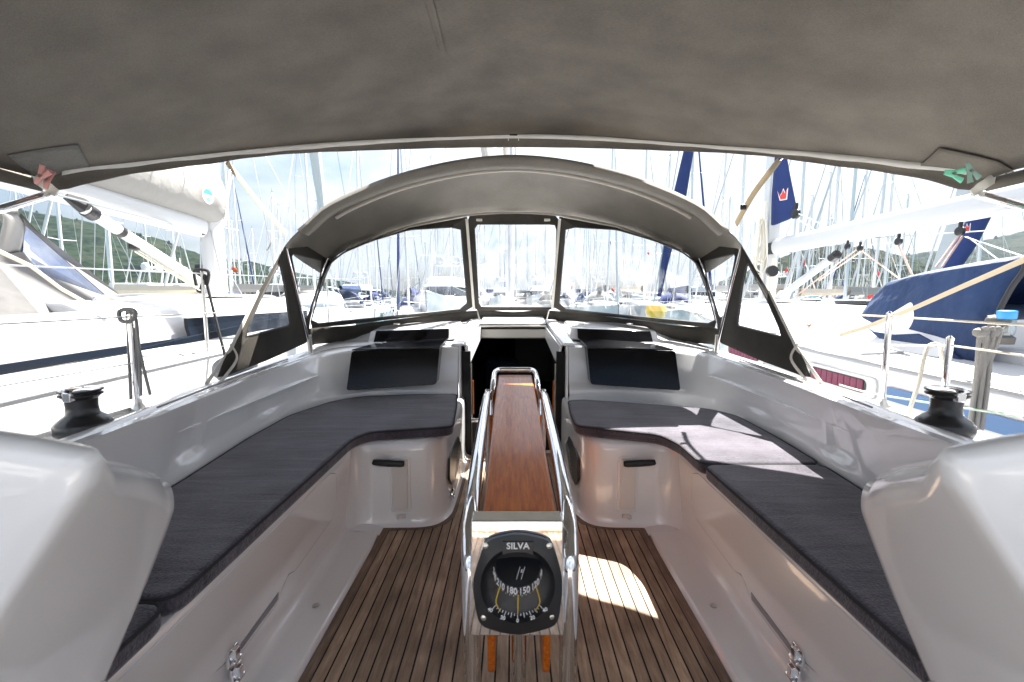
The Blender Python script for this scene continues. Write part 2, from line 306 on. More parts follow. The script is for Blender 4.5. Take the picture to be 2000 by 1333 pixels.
def coaming(sx):
    mb=MB(); rows=[]
    bot=smoothp([(b[0],b[1],0) for b,_,_ in ST],4); ti=smoothp([t for _,t,_ in ST],4); to=smoothp([t for _,_,t in ST],4)
    for b,t,o in zip(bot,ti,to):
        # cove at z .46 -> .54, shelf, then wall rising, rounded lip, top surface, outer lip and drop
        n=V((t.x-b.x,t.y-b.y,0)); n=V((1,0,0)) if n.length<.02 else n.normalized()
        P=[V((b.x,b.y,.44)),V((b.x,b.y,.52)),V((b.x,b.y,.555))+n*.012,V((b.x,b.y,.572))+n*.035]
        base=P[-1]; tt=V((t.x,t.y,t.z))
        lo=V((b.x,b.y,.59))+n*.042
        P+= [lo, lo.lerp(tt,.5)+V((0,0,0)), lo.lerp(tt,.88), lo.lerp(tt,.97)+n*.002, tt+V((0,0,-.006))+n*.008, tt+n*.022+V((0,0,.002))]
        d=(o-tt); d2=V((d.x,d.y,0)).normalized()
        P+=[tt.lerp(o,.35), tt.lerp(o,.4)+V((0,0,-.006)), tt.lerp(o,.43)+V((0,0,-.006)),tt.lerp(o,.5)+V((0,0,.001)),tt.lerp(o,.93),o+V((0,0,-.003)),o+d2*.012+V((0,0,-.014)),o+d2*.02+V((0,0,-.05))]
        P.append(V((o.x,o.y,.60))+d2*.03 if t.y<2.9 else V((o.x,o.y,o.z-.06))+d2*.03)
        rows.append([V((p.x*sx,p.y,p.z)) for p in P])
    mb.grid(rows); return mb
moulding=MB()
for sx in(-1,1):
    c=coaming(sx); moulding.add(c.v,c.f)
    # seat slab, bench face, ledge (plan Y -0.4..3.1)
    m=MB(); X=lambda x:x*sx
    face=[(.680,-.004),(.690,.012),(.70,.017),(.80,.022),(.832,.03),(.845,.05),(.846,.08),(.812,.40),(.806,.43),(.812,.448),(.83,.455),(1.33,.455)]
    ys=[-2.2,-.4,.4,1.2,1.9,2.08]
    rows=[[V((X(x),y,z)) for x,z in face] for y in ys]
    m.grid(rows)
    # pod: rounded box front forward part, built from vertical plan path
    path=[(.87,2.06),(.845,2.08),(.83,2.11),(.80,2.15),(.76,2.17),(.72,2.176),(.60,2.178),(.52,2.180),(.46,2.19),(.42,2.21),(.39,2.25),(.372,2.30),(.365,2.36),(.36,2.6),(.362,3.2)]
    path=smoothp([(a,b,0) for a,b in path],3)
    rows=[]
    for i,p in enumerate(path):
        q0=path[max(i-1,0)]; q1=path[min(i+1,len(path)-1)]; t=(q1-q0).normalized(); nn=V((t.y,-t.x,0)); # outward? toward cockpit
        if nn.y>0 and abs(nn.y)>.5: nn=-nn
        if abs(nn.x)>abs(nn.y) and nn.x>0: nn=-nn
        pr=[(.03,-.002),(.012,.006),(.002,.025),(0,.07),(0,.40),(-.004,.432),(-.018,.450),(-.04,.456),(-.30,.4562)]
        if i<2: pr[-1]=(-.06,.4562)
        rows.append([V(((p.x+nn.x*a)*sx,p.y+nn.y*a,z)) for a,z in pr])
    m.grid(rows)
    # seat fill
    m.add([V((X(.80),2.0,.4545)),V((X(1.34),2.0,.4545)),V((X(1.34),3.2,.4545)),V((X(.40),3.2,.4545)),V((X(.44),2.25,.4545)),V((X(.80),2.20,.4545))],[(0,1,2,3,4,5)])
    # ledge beyond front corner
    m.add([V((X(.68),2.08,-.004)),V((X(.70),2.08,.016)),V((X(.86),2.08,.03)),V((X(.86),2.2,.03)),V((X(.68),2.2,-.004))],[(0,1,2,3,4)])
    # jamb return: from bulkhead inner edge forward into companionway
    m.grid([[V((X(.405),3.16,z)),V((X(.395),3.165,z)),V((X(.388),3.18,z)),V((X(.386),3.26,z))] for z in(-.02,.835)])
    m.add([V((X(.405),3.16,.835)),V((X(.386),3.18,.833)),V((X(.386),3.3,.84)),V((X(.46),3.3,.845))],[(0,1,2,3)])
    moulding.add(m.v,m.f)
cm_=moulding.build('cockpit_moulding',gel,own,angle=50)
cm_.modifiers.new('w','WELD').merge_threshold=.0005
# teak sole
mb=MB(); W=.640
outl=[(-W,-2.1),(W,-2.1),(W,2.125),(.50,2.135),(.42,2.15),(.36,2.19),(.325,2.26),(.318,2.34),(.315,3.24),(-.315,3.24),(-.318,2.34),(-.325,2.26),(-.36,2.19),(-.42,2.15),(-.50,2.135),(-W,2.125)]
mb.prism([(x,y,-.03) for x,y in outl],(0,0,.03)).build('teak_sole',teakd,own,smooth=False)
for sx in(-1,1):
    inn=[(W+.004,-2.1),(W+.004,2.129),(.50,2.139),(.425,2.154),(.364,2.194),(.329,2.262),(.322,2.34),(.319,3.24)]
    out=[(.679,-2.1),(.679,2.172),(.52,2.176),(.44,2.19),(.395,2.225),(.366,2.28),(.361,2.36),(.358,3.24)]
    a=smoothp([(x*sx,y,.0005) for x,y in inn[1:]],4); b=smoothp([(x*sx,y,.0005) for x,y in out[1:]],4)
    m=MB(); m.grid([a,b])
    m.grid([[V((inn[0][0]*sx,-2.1,.0005)),V((inn[1][0]*sx,inn[1][1],.0005))],[V((out[0][0]*sx,-2.1,.0005)),V((out[1][0]*sx,out[1][1],.0005))]])
    m.build('margin_plank',teakm,own,smooth=False)
mb=MB(); mb.prism([(-.70,-2.1,-.05),(.70,-2.1,-.05),(.70,2.19,-.05),(.38,2.2,-.05),(.38,3.3,-.05),(-.38,3.3,-.05),(-.38,2.2,-.05),(-.70,2.19,-.05)],(0,0,.046)).build('caulking_bed',black,own,smooth=False)
# seams between margin strips (mitre)
# instrument panels on bulkhead
for sx in(-1,1):
    def q(px,py,**k):
        p=at(px,py,**k); return V((p.x*sx*(-1),p.y,p.z))
    bl,br,tr_,tl=q(677,763,y=2.86),q(852,751,y=2.99),q(859,681,y=3.05),q(687,686,y=2.95)
    r=rounded([bl,br,tr_,tl],[.02,.02,.004,.02])
    MB().prism([p+V((0,.22,0)) for p in r],(0,-.225,0)).build('instrument_cover',blackg,own,bevel=.006,angle=40)
    # folded top flange (glossy)
    top=[tl+V((0,-.004,.003)),tr_+V((0,-.004,.003)),q(876,662,y=3.36),q(735,672,y=3.36)]
    MB().prism(top,(0,0,.008)).build('cover_flange',blackg,own,bevel=.003)
    # raised hatch housing: black upright, glossy top, white cheeks
    u=[q(728,674,y=3.36),q(876,662,y=3.36),q(877,642,y=3.44),q(734,647,y=3.44)]
    MB().prism(u,(0,.03,0)).build('hatch_front',blackg,own,bevel=.004)
    b0=[q(712,677,y=3.36),q(892,664,y=3.36),q(892,664,y=3.36)+V((0,.60,.02)),q(712,677,y=3.36)+V((0,.60,.02))]
    t0=[q(722,648,y=3.46),q(889,640,y=3.46),q(889,640,y=3.46)+V((0,.42,.03)),q(725,646,y=3.46)+V((0,.40,.03))]
    for k in range(4): b0[k]=b0[k]+V((0,.035,0)); t0[k]=t0[k]+V((0,.012,0))
    MB().hexa(b0,t0).build('hatch_housing',gel,own,bevel=.012,seg=3)
    for hx in(775,870):
        p=q(hx,636,y=3.6); MB().box(p+V((0,0,.012)),(.05,.03,.012)).build('hinge',chromer,own,bevel=.003)
    for a,b in ((758,772),(815,838)):
        pa,pb=q(a,668,y=3.415),q(b,666,y=3.415); MB().box((pa+pb)/2,(.03,.006,.004)).build('latch_slot',chromer,own)
# coachroof: top from bulkhead line forward, with camber, plus side decks and hull
mb=MB(); rows=[]
for y,zc,hw,ze in ((4.0,.955,1.15,.90),(4.4,1.03,1.25,.90),(5.2,1.08,1.25,.88),(6.5,1.08,1.15,.85),(8,1.0,.95,.80),(9.3,.85,.6,.74),(9.7,.70,.4,.70)):
    rows.append([V((-hw-.12,y,.66))]+[V((hw*t,y,zc-(zc-ze)*abs(t)**2.2)) for t in [i/8 for i in range(-8,9)]]+[V((hw+.12,y,.66))])
mb.grid(rows)
# shoulder between bulkhead edge and coachroof
for sx in(-1,1):
    fr=[(.38,3.47,.846),(.66,3.47,.846),(1.05,3.46,.846),(1.36,3.45,.84),(1.47,3.39,.828),(1.51,3.15,.80)]
    bk=[(.38,4.02,.955),(.60,4.02,.945),(.85,4.02,.93),(1.10,4.02,.905),(1.27,4.02,.80),(1.55,4.02,.66)]
    a_=smoothp(fr,4); b_=smoothp(bk,4)
    mb.grid([[V((p.x*sx,p.y,p.z)) for p in [a.lerp(b,t)+V((0,0,.03*math.sin(PI*t)*(1 if a.x<1.3 else .3))) for a,b in zip(a_,b_)]] for t in (0,.25,.5,.75,1)])
mb.build('coachroof',gel,own,angle=50)
# companionway garage sides, slider, sill, dark interior
for sx in(-1,1):
    X=lambda x:x*sx
    m=MB(); m.hexa([V((X(.365),3.17,.835)),V((X(.46),3.17,.835)),V((X(.46),4.1,.945)),V((X(.30),4.1,.945))],[V((X(.365),3.18,.855)),V((X(.45),3.18,.855)),V((X(.40),4.1,.985)),V((X(.295),4.1,.985))])
    m.build('hatch_runner',gel,own,bevel=.008,seg=2)
    MB().tube([(X(.36),3.19,.835),(X(.31),4.0,.938)],.008,8).build('runner_track',chromer,own)
    # white inner wall wedge
    m=MB(); m.hexa([V((X(.325),3.22,.69)),V((X(.34),3.22,.69)),V((X(.295),3.95,.83)),V((X(.285),3.95,.83))],[V((X(.345),3.2,.828)),V((X(.362),3.2,.828)),V((X(.305),3.95,.93)),V((X(.285),3.95,.93))])
    m.build('companionway_side',gel,own,bevel=.003)
    m=MB(); m.box((X(.352),3.225,.39),(.062,.05,.80)); m.build('washboard_channel',blackp,own,bevel=.004)
    m=MB(); m.tube([(X(.315),3.26,.0),(X(.318),3.26,.69)],.006,6); m.build('channel_trim',chromer,own)
    m=MB(); m.tube([(X(.309),3.27,.30),(X(.309),3.27,.56)],.007,6); m.build('companionway_handrail',teakv,own)
MB().box((0,3.95,.86),(.62,.02,.085)).build('hatch_end',gelw,own,bevel=.01)
MB().box((0,3.92,.93),(.60,.035,.022)).build('hatch_handle',chromer,own,bevel=.006,seg=3)
MB().hexa([V((-.30,3.93,.945)),V((.30,3.93,.945)),V((.30,4.3,1.0)),V((-.30,4.3,1.0))],[V((-.29,3.94,.96)),V((.29,3.94,.96)),V((.29,4.3,1.035)),V((-.29,4.3,1.035))]).build('sliding_hatch',gel,own,bevel=.01)
MB().tube([(-.315,3.22,.262),(.315,3.22,.262)],.02,12).build('sill_rail',chrome,own)
MB().box((0,3.25,.12),(.63,.02,.24)).build('sill_panel',blackp,own,bevel=.004)
MB().box((0,3.243,.012),(.62,.03,.02)).build('sill_strip',gelw,own,bevel=.003)
m=MB()
for sx in(-1,1): m.grid([[V((.36*sx,3.29,-.8)),V((.36*sx,3.29,.70))],[V((.36*sx,3.97,-.8)),V((.36*sx,3.97,.86))],[V((1.1*sx,4.0,-.8)),V((1.1*sx,4.0,.80))],[V((1.1*sx,6.5,-.8)),V((1.1*sx,6.5,.84))]])
m.add([(-1.1,3.98,.815),(1.1,3.98,.815),(1.1,6.5,.84),(-1.1,6.5,.84)],[(0,1,2,3)]); m.add([(-1.1,6.5,-.8),(1.1,6.5,-.8),(1.1,6.5,.84),(-1.1,6.5,.84)],[(0,1,2,3)]); m.add([(-1.1,3.3,-.8),(1.1,3.3,-.8),(1.1,6.5,-.8),(-1.1,6.5,-.8)],[(0,1,2,3)]); m.build('cabin_interior',blackr,own,smooth=False)  # near-black lining: shade of the unlit cabin is put into the colour
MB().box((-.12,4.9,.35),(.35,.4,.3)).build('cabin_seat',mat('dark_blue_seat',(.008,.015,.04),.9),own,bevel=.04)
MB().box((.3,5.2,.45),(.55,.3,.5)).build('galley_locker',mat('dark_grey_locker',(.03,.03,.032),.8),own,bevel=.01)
# side decks and hull
def halfbeam(y):
    pts=[(-2.2,1.66),(0,1.78),(2,1.81),(4,1.80),(6,1.6),(8,1.15),(9.5,.5),(10.3,.03)]
    for (a,b),(c,d) in zip(pts,pts[1:]):
        if a<=y<=c: return b+(d-b)*(y-a)/(c-a)
    return pts[0][1]
rows=[]; hr=[]
for i in range(26):
    y=-2.2+i*.5
    hb=halfbeam(y); ins=min(1.3,hb*.8)
    for_side=[V((hb,y,.665)),V((ins,y,.68))]
    rows.append((hb,y,ins))
for sx in(-1,1):
    m=MB(); m.grid([[V((hb*sx,y,.655)),V(((hb-.03)*sx,y,.672)),V(((hb+ins)/2*sx,y,.672)),V((ins*sx,y,.675))] for hb,y,ins in rows]); m.build('side_deck',gel,own)
    m=MB(); m.grid([[V((hb*sx,y,.68)),V(((hb-.02)*sx,y,.684)),V(((hb-.025)*sx,y,.665))] for hb,y,ins in rows]); m.build('toe_rail',gelw,own)
    m=MB(); m.grid([[V((hb*sx,y,.68)),V((hb*sx,y,.3)),V((hb*.97*sx,y,-.3)),V((hb*.8*sx,y,-.9)),V((hb*.3*sx,y,-1.2))] for hb,y,ins in rows]); m.build('hull_side',gel,own)
# own mast and boom with lazy bag
def mastrow(x,y,z0,z1,rx=.07,ry=.11): return MB().grid([[V((x+rx*math.cos(a),y+ry*math.sin(a),z)) for a in [2*PI*k/16 for k in range(16)]] for z in (z0,z1)],cu=True)
mastrow(-.05,7.2,1.0,16).build('mast',alu,own)
m=MB()
for a,b in (((-1.9,6.9,.7),(-1.0,7.0,8)),((1.9,6.9,.7),(1.0,7.0,8)),((1.5,7.0,1.0),(0,7.1,9)),((-1.5,7.0,1.0),(0,7.1,9)),((0,10.2,.8),(0,7.2,15))): m.tube([a,b],.005,5)
m.tube([(-.05,7.05,1.2),(-.08,7.0,6)],.012,6); m.tube([(.06,7.05,1.2),(.02,7.0,6)],.01,6)
m.build('rigging',wire,own)
m=MB(); prof=[(-.11,0),(-.17,.12),(-.16,.32),(-.04,.52),(.04,.52),(.16,.32),(.17,.12),(.11,0)]
m.grid([[V((-.22+x*s+yy*0,yy,2.86+(7-yy)*.02+z*s)) for x,z in prof] for yy,s in ((1.9,.6),(3,.85),(5,1),(6.9,1.15))],cu=True); m.build('sail_bag',greyc,own)
m=MB(); m.grid([[V((-.2+.09*math.cos(a),yy,2.78+(7-yy)*.02+.11*math.sin(a))) for a in [2*PI*k/12 for k in range(12)]] for yy in (1.7,7.05)],cu=True); m.build('boom',alu,own)
# locker lids, grooves, slots, latches on bench faces
def bx(z): return .846-(z-.08)*(.034/.32)   # bench face x at height z
for sx in(-1,1):
    def fp(y,z,o=0): return V(((bx(z)-o)*sx,y,z))
    outer=[fp(1.83,.428,.006),fp(1.90,.40,.006),fp(1.93,.25,.006),fp(1.90,.19,.006),fp(1.55,.165,.006),fp(1.50,.185,.006),fp(1.47,.17,.006),fp(1.44,.125,.006),fp(1.2,.115,.006),fp(1.16,.15,.006),fp(1.10,.165,.006),fp(-.3,.165,.006),fp(-.3,.428,.006)]
    ll=MB().prism(outer,(.004*sx,0,0)).build('locker_lid',gel,own,bevel=.003,seg=3,angle=60)
    MB().tube([p+V((.003*sx,0,0)) for p in rounded(outer[:-2],.02,3)],.0028,6).build('lid_groove',mat('groove_grey',(.30,.30,.31),.7),ll)
    sl=[fp(1.43,.165,.0075),fp(1.19,.15,.0075),fp(1.19,.128,.0075),fp(1.43,.137,.0075)]
    MB().prism(sl,(.003*sx,0,0)).build('finger_slot',mat('slot_shade_grey',(.30,.31,.34),.5),own)  # proud grey inlay; shadow of the recess is put into its colour
    for (px,py) in ((450,1280),(457,1315)):
        m=MB(); c=at(px,py,x=-.832); c=V((.826*sx,c.y,c.z)); m.box(c,(.010,.045,.052)); m.box(c+V((-.010*sx,0,.004)),(.016,.018,.040)); m.tube([c+V((-.012*sx,-.018,-.014)),c+V((-.012*sx,.018,-.014))],.007,10)
        m.build('locker_latch',chrome,own,bevel=.002)
    # black vent in pod inner side
    v=rounded([V((-sx*q_.x,q_.y,q_.z)) for q_ in [at(a_,b_,x=-.352) for a_,b_ in ((896,852),(901,868),(898,895),(893,928),(884,948),(879,938),(879,898),(885,876))]],.02)
    fr=MB().prism(v,(.012*sx,0,0)).build('vent_grille',black,own,bevel=.004)
    m=MB()
    for k in range(7):
        z=.12+k*.018; m.box((.350*sx,2.60+k*.02,z),(.004,.16,.003))
    m.build('vent_slat',chromer,fr)
    # pump: cream recessed cover, black handle, fitting
    c=[V((.632*sx,2.16,.09)),V((.55*sx,2.16,.09)),V((.55*sx,2.16,.365)),V((.632*sx,2.16,.365))]
    m=MB().prism(rounded(c,[.02,.02,.006,.006]),(0,.03,0)); bp=m.build('pump_cover',white,own,bevel=.008,seg=3)
    c=[V((.645*sx,2.171,.075)),V((.537*sx,2.171,.075)),V((.537*sx,2.171,.375)),V((.645*sx,2.171,.375))]
    MB().prism(rounded(c,.025),(0,.012,0)).build('pump_surround',gel,own,bevel=.004)
    m=MB(); m.grid([[V((x*sx,2.135+.014*math.cos(a),z+h*math.sin(a))) for a in [2*PI*k/10 for k in range(10)]] for x,z,h in ((.560,.352,.014),(.575,.352,.017),(.64,.355,.018),(.69,.358,.017),(.715,.36,.014),(.718,.36,.004))],cu=True); m.build('pump_handle',black,own)
    m=MB(); m.box((.585*sx,2.17,.055),(.035,.015,.02)); m.lathe([(.012,0),(.012,.01),(.006,.014)],10,(.60*sx,2.163,.055),Matrix.Rotation(R(90),3,'X')); m.build('hose_fitting',white,own,bevel=.002)
m=MB(); m.lathe([(.028,0),(.028,.008),(.018,.014),(.014,.006)],20,(-.358,2.42,.06),Matrix.Rotation(R(90),3,'Y')); m.build('socket_ring',chrome,own)
# small jamming cleat and deck gear on right deck
MB().box((1.55,2.62,.70),(.10,.05,.04)).build('deck_cleat',chrome,own,bevel=.01)
# ============================================================ cushions
def cush(name,outline,label,group=None,th=.056):
    poly=[V((x,y,.457)) for x,y in outline]
    m=MB().prism(rounded(poly,.05,4),(0,0,th)); o=m.build(name,cushm,None,bevel=.016,seg=4,angle=50)
    MB().tube([p+V((0,0,th-.006)) for p in rounded(poly,.05,4)],.0045,6,closed=True).build('piping',mat('cushion_piping',(.03,.029,.034),.95),o)
    return tag(o,label,'cushion','charcoal terry seat cushions')
cush('seat_cushion',[(-.785,.93),(-1.235,.93),(-1.25,1.56),(-1.30,2.07),(-1.305,2.47),(-1.20,2.80),(-1.06,2.95),(-.72,3.015),(-.40,3.03),(-.36,2.7),(-.325,2.25),(-.74,2.16),(-.785,2.05)],'charcoal L-shaped seat cushion in full shade on the left bench')
cush('seat_cushion',[(-.785,-.3),(-1.19,-.3),(-1.235,.92),(-.785,.92)],'short charcoal cushion at near end of left bench, beside the left helm console')
cush('seat_cushion',[(.36,2.83),(.46,2.86),(.9,2.72),(1.20,2.62),(1.295,2.47),(1.295,2.07),(1.27,1.74),(.775,1.74),(.775,1.98),(.73,2.12),(.33,2.27),(.335,2.5)],'charcoal cushion at forward end of right bench, mostly bleached by sunlight')
cush('seat_cushion',[(.775,1.73),(1.27,1.73),(1.235,1.4),(1.19,-.3),(.775,-.3)],'long charcoal cushion along right bench, shaded behind a sunlit corner')
# ============================================================ winches
def winch(x,y,z,label):
    t=tag(empty('winch',(x,y,z)),label,'winch','cockpit winches'); t.scale=(.80,.80,.88)
    MB().lathe([(.088,0),(.092,.01),(.092,.036),(.088,.044),(.074,.056),(.058,.068)],36).build('base',winchm,t)
    MB().lathe([(.058,.068),(.052,.075),(.049,.10),(.051,.128),(.06,.138)],36).build('drum',winchm,t)
    m=MB().lathe([(.06,.138),(.068,.142),(.068,.147),(.06,.149),(.06,.153),(.07,.157),(.07,.162),(.05,.166)],36); s=m.build('self_tailer',black,t)
    m=MB().lathe([(.066,.1625),(.05,.168),(.02,.17),(.018,.166)],36); m.build('cap',chrome,t)
    m=MB().box((-.012*(1 if x<0 else -1)*-1,-.06,.146),(.032,.022,.034)); m.box((0,-.035,.17),(.03,.06,.006)); m.build('stripper_arm',chrome,t,bevel=.004)
winch(-1.392,1.37,.76,'black self-tailing winch with chrome cap on the left coaming')
winch(1.385,1.37,.76,'black self-tailing winch with chrome cap on the right coaming')
# ============================================================ helm consoles
def console(sx,label):
    t=tag(empty('helm_console',(0,0,0)),label,'helm console','white helm consoles')
    A0=[(-420,1500),(-150,1430),(0,1200),(75,1085),(140,985),(156,955),(160,925),(153,902),(135,888),(60,872),(0,862),(-150,845),(-420,840)]
    A1=[(135,1520),(192,1385),(272,1200),(322,1072),(345,1010),(352,982),(348,950),(334,933),(300,918),(225,902),(165,894),(80,885),(-40,880)]
    A0=smoothp([at(a,b,y=.475) for a,b in A0],4); A1=smoothp([at(a,b,y=.765) for a,b in A1],4)
    A0=[p if i>3 else V((p.x,p.y,max(p.z-.2*(4-i)/4,.3))) for i,p in enumerate(A0)]
    cx0=V((-1.1,.53,.55))
    rows=[]
    for tt,ins,dy in ((0,.10,-.002),(0,.035,0),(0,.012,.004),(0,.003,.012),(0,0,.026),(.25,0,0),(.5,0,0),(.75,0,0),(1,0,-.026),(1,.004,-.010),(1,.014,0),(1,.045,.006),(1,.2,.01)):
        row=[]
        for p,q in zip(A0,A1):
            c=p.lerp(q,tt); d=(V((-1.15,c.y,.55))-c); L_=d.length; c=c+d*(ins/max(L_,.2))+V((0,dy,0)); row.append(V((-c.x*sx,c.y,c.z)))
        rows.append(row)
    n=len(rows[0]); m=MB(); m.grid(rows); m.f.append(tuple(range(n)))
    m.build('console_body',gel,t,angle=80)
    foot=MB(); foot.hexa([V((.74*sx,.52,0)),V((1.3*sx,.52,0)),V((1.3*sx,.74,0)),V((.74*sx,.74,0))],[V((.74*sx,.52,.5)),V((1.3*sx,.52,.5)),V((1.3*sx,.74,.5)),V((.74*sx,.74,.5))]); foot.build('console_foot',gel,t,bevel=.02)
console(-1,'glossy white helm console filling the lower left corner')
console(1,'glossy white helm console filling the lower right corner')
# ============================================================ cockpit table with compass
tb=tag(empty('cockpit_table',(.008,0,0)),'varnished teak cockpit table framed by polished steel tubes with a compass on its end','table')
# tabletop slab: near end y .98 z .69, far end y 2.45 z .735
def trow(y,z,hw): return (y,z,hw)
slab=[V((-.088,.985,.690)),V((.088,.985,.690)),V((.100,2.50,.745)),V((-.100,2.50,.745))]
MB().prism([p-V((0,0,.035)) for p in rounded(slab,.012,3)],(0,0,.035)).build('tabletop',teakv,tb,bevel=.008,seg=4)
for sx in(-1,1):
    leaf=[V((.082*sx,1.0,.655)),V((.082*sx,2.38,.70)),V((.082*sx,2.30,.22)),V((.082*sx,1.05,.20))]
    MB().prism(rounded(leaf,.03,3),(-.02*sx,0,0)).build('drop_leaf',teakv,tb,bevel=.005)
    a=V((.112*sx,.92,.0)); pts=[(.108*sx,.90,.0),(.108*sx,.895,.30),(.109*sx,.90,.56),(.112*sx,.93,.635),(.117*sx,1.02,.675),(.126*sx,1.3,.688),(.136*sx,1.8,.703),(.140*sx,2.08,.712),(.139*sx,2.16,.70),(.137*sx,2.19,.65),(.137*sx,2.19,0)]
    MB().tube(smoothp(pts,8),.0205,16).build('side_rail',chrome,tb)
MB().tube(smoothp([(-.118,2.15,.60),(-.118,2.20,.70),(-.117,2.3,.748),(-.117,2.48,.757),(-.108,2.54,.76),(-.085,2.565,.762),(.0,2.565,.762),(.085,2.565,.762),(.108,2.54,.76),(.117,2.48,.757),(.117,2.3,.748),(.118,2.20,.70),(.118,2.15,.60)],6),.0155,14).build('end_rail',chrome,tb)
MB().prism([(-.10,.93,.69),(.10,.93,.69),(.088,.975,.655),(-.088,.975,.655)],(0,0,.012)).build('end_bracket',chromer,tb,bevel=.003)
MB().tube([(0,1.05,0),(0,1.05,.5)],.02,14).build('pillar',chrome,tb)
MB().tube([(0,2.2,0),(0,2.2,.68)],.02,14).build('pillar',chrome,tb)
# compass plate (aft face), tilted slightly upward
P0=at(920,1018,y=.884); P1=at(1100,1018,y=.884); P2=at(1102,1243,y=.85); P3=at(916,1243,y=.85)
off=V((-.008,0,0))
MB().prism([P0+off,P1+off,P2+off,P3+off],(0,.045,0)).build('compass_plate',mat('mirror_steel',(.83,.83,.84),.03,metal=1,bump=(5,.02,.01)),tb,bevel=.003,seg=3)
ux=(P1-P0).normalized(); uz=((P0+P1)/2-(P2+P3)/2).normalized(); un=ux.cross(uz).normalized()   # toward camera?
if un.y>0: un=-un
cen=at(1011,1134,y=.8735)+off
_d=at(1011,1134,y=1)-CAM; cen=CAM+_d*((P0-CAM).dot(un)/_d.dot(un))+off
def CM(u,v,d): return cen+ux*u*1.06+uz*v*1.0+un*(d+.0015)
s=.0010   # metres per full-res px at this depth, approx
comp=None
def disc(pts2,d): return [CM(u,v,d) for u,v in pts2]
k=.001003
bez=[( -62,84),(-30,97),(0,101),(30,97),(64,84),(80,45),(88,0),(85,-40),(77,-80),(50,-94),(0,-104),(-50,-94),(-74,-80),(-84,-40),(-88,0),(-78,45)]
outer=smoothp([(a*k,b*k,0) for a,b in bez],4,closed=True); 
outl=[(p.x,p.y) for p in outer]
n=64; o3=resample([CM(a,b,.012) for a,b in outl],n,True); o3b=resample([CM(a,b,.001) for a,b in outl],n,True)
a0=math.atan2((o3[0]-cen).dot(uz),(o3[0]-cen).dot(ux)); a1=math.atan2((o3[1]-cen).dot(uz),(o3[1]-cen).dot(ux)); sg=1 if ((a1-a0+PI)%(2*PI)-PI)>0 else -1
def ring(rx,rz,d,dz=0): return [CM(rx*math.cos(a0+sg*2*PI*i/n),dz+rz*math.sin(a0+sg*2*PI*i/n),d) for i in range(n)]
m=MB(); m.grid([o3b,o3,[p.lerp(q,.5) for p,q in zip(o3,ring(.074,.078,.018))],ring(.073,.077,.018),ring(.066,.070,.006),ring(.058,.062,.002)],cu=True); m.f.append(tuple(range(5*n,6*n)))
m.build('bezel',black,tb,angle=50)
m=MB(); m.prism([CM(u*k,v*k,.019) for u,v in ((-30,62),(-30,88),(30,88),(30,62),(18,66),(0,68),(-18,66))],-un*.004); m.build('compass_hood',black,tb)
rot=Matrix((ux,uz,un)).transposed().to_4x4()
def TM(u,v,d,ang=0): return Matrix.Translation(CM(u,v,d))@rot@Matrix.Rotation(ang,4,'Z')
wt=mat('white_lettering',(.8,.8,.8),.5)
text('SILVA',.0185,'lettering',wt,tb,TM(0,.080,.0195),font_w=1.05)
for u,v in ((-64,78),(62,78),(-66,-68),(66,-66)):
    m=MB().lathe([(.006,0),(.006,.002),(.003,.003)],14,CM(u*k,v*k,.0125),rot.to_3x3()); m.build('screw',chromer,tb)
# compass card: drum with numerals, seen tilted
cardm=mat('compass_card',(.008,.009,.012),.4)
m=MB(); m.lathe([(.020,.0),(.046,-.004),(.050,-.024),(.046,-.030)],40,CM(0,.042,.018),(rot.to_3x3()@Matrix.Rotation(R(-62),3,'X'))); card=m.build('compass_card',cardm,tb)
M0=Matrix.Translation(CM(0,.042,.018))@rot@Matrix.Rotation(R(-62),4,'X')
dial=-165
for dg in range(0,360,30):
    a=R(-90)+R(dg-dial)*-1*-1
    if abs(((dg-165+180)%360)-180)>92: continue
    d_=R(((165-dg+180)%360)-180)   # angle right
    M=M0@Matrix.Rotation(R(-90)+d_,4,'Z')@Matrix.Translation((.0500,0,-.013))@Matrix.Rotation(R(90),4,'Z')@Matrix.Rotation(R(84),4,'X')
    text(str(dg),.0245,'numeral',wt,tb,M,font_w=.64)
m=MB()
for j in range(-18,19):
    d_=R(j*5); M=M0@Matrix.Rotation(R(-90)+d_,4,'Z'); h=.006 if j%2 else .009
    q=[M@V((.0505,-.0006,-.024)),M@V((.0505,.0006,-.024)),M@V((.0475,.0006,-.024-h)),M@V((.0475,-.0006,-.024-h))]; m.add(q,[(0,1,2,3)])
m.build('card_ticks',wt,tb,smooth=False)
m=MB()
for u0,u1 in ((-.003,.004),(.006,.013)): m.tube([CM(u0,.028,.050),CM(u1,.048,.040)],.0005,4)
m.tube([CM(-.012,.002,.056),CM(-.008,.016,.052)],.0005,4); m.tube([CM(-.002,.002,.056),CM(.002,.012,.052)],.0005,4)
m.build('card_lines',wt,tb)
text('S',.008,'lettering',wt,tb,TM(.007,.041,.044,R(-12)))
# yellow lubber lines
ym=mat('yellow_paint',(.65,.42,.01),.4)
m=MB(); m.tube([CM(0,.006,.066),CM(0,-.03,.058),CM(0,-.058,.020)],.0011,6); 
for sx in(-1,1): m.tube(smoothp([CM(.034*sx,.014,.052),CM(.040*sx,-.006,.052),CM(.041*sx,-.022,.046),CM(.034*sx,-.050,.022)],5),.0011,6)
m.build('lubber_line',ym,tb)
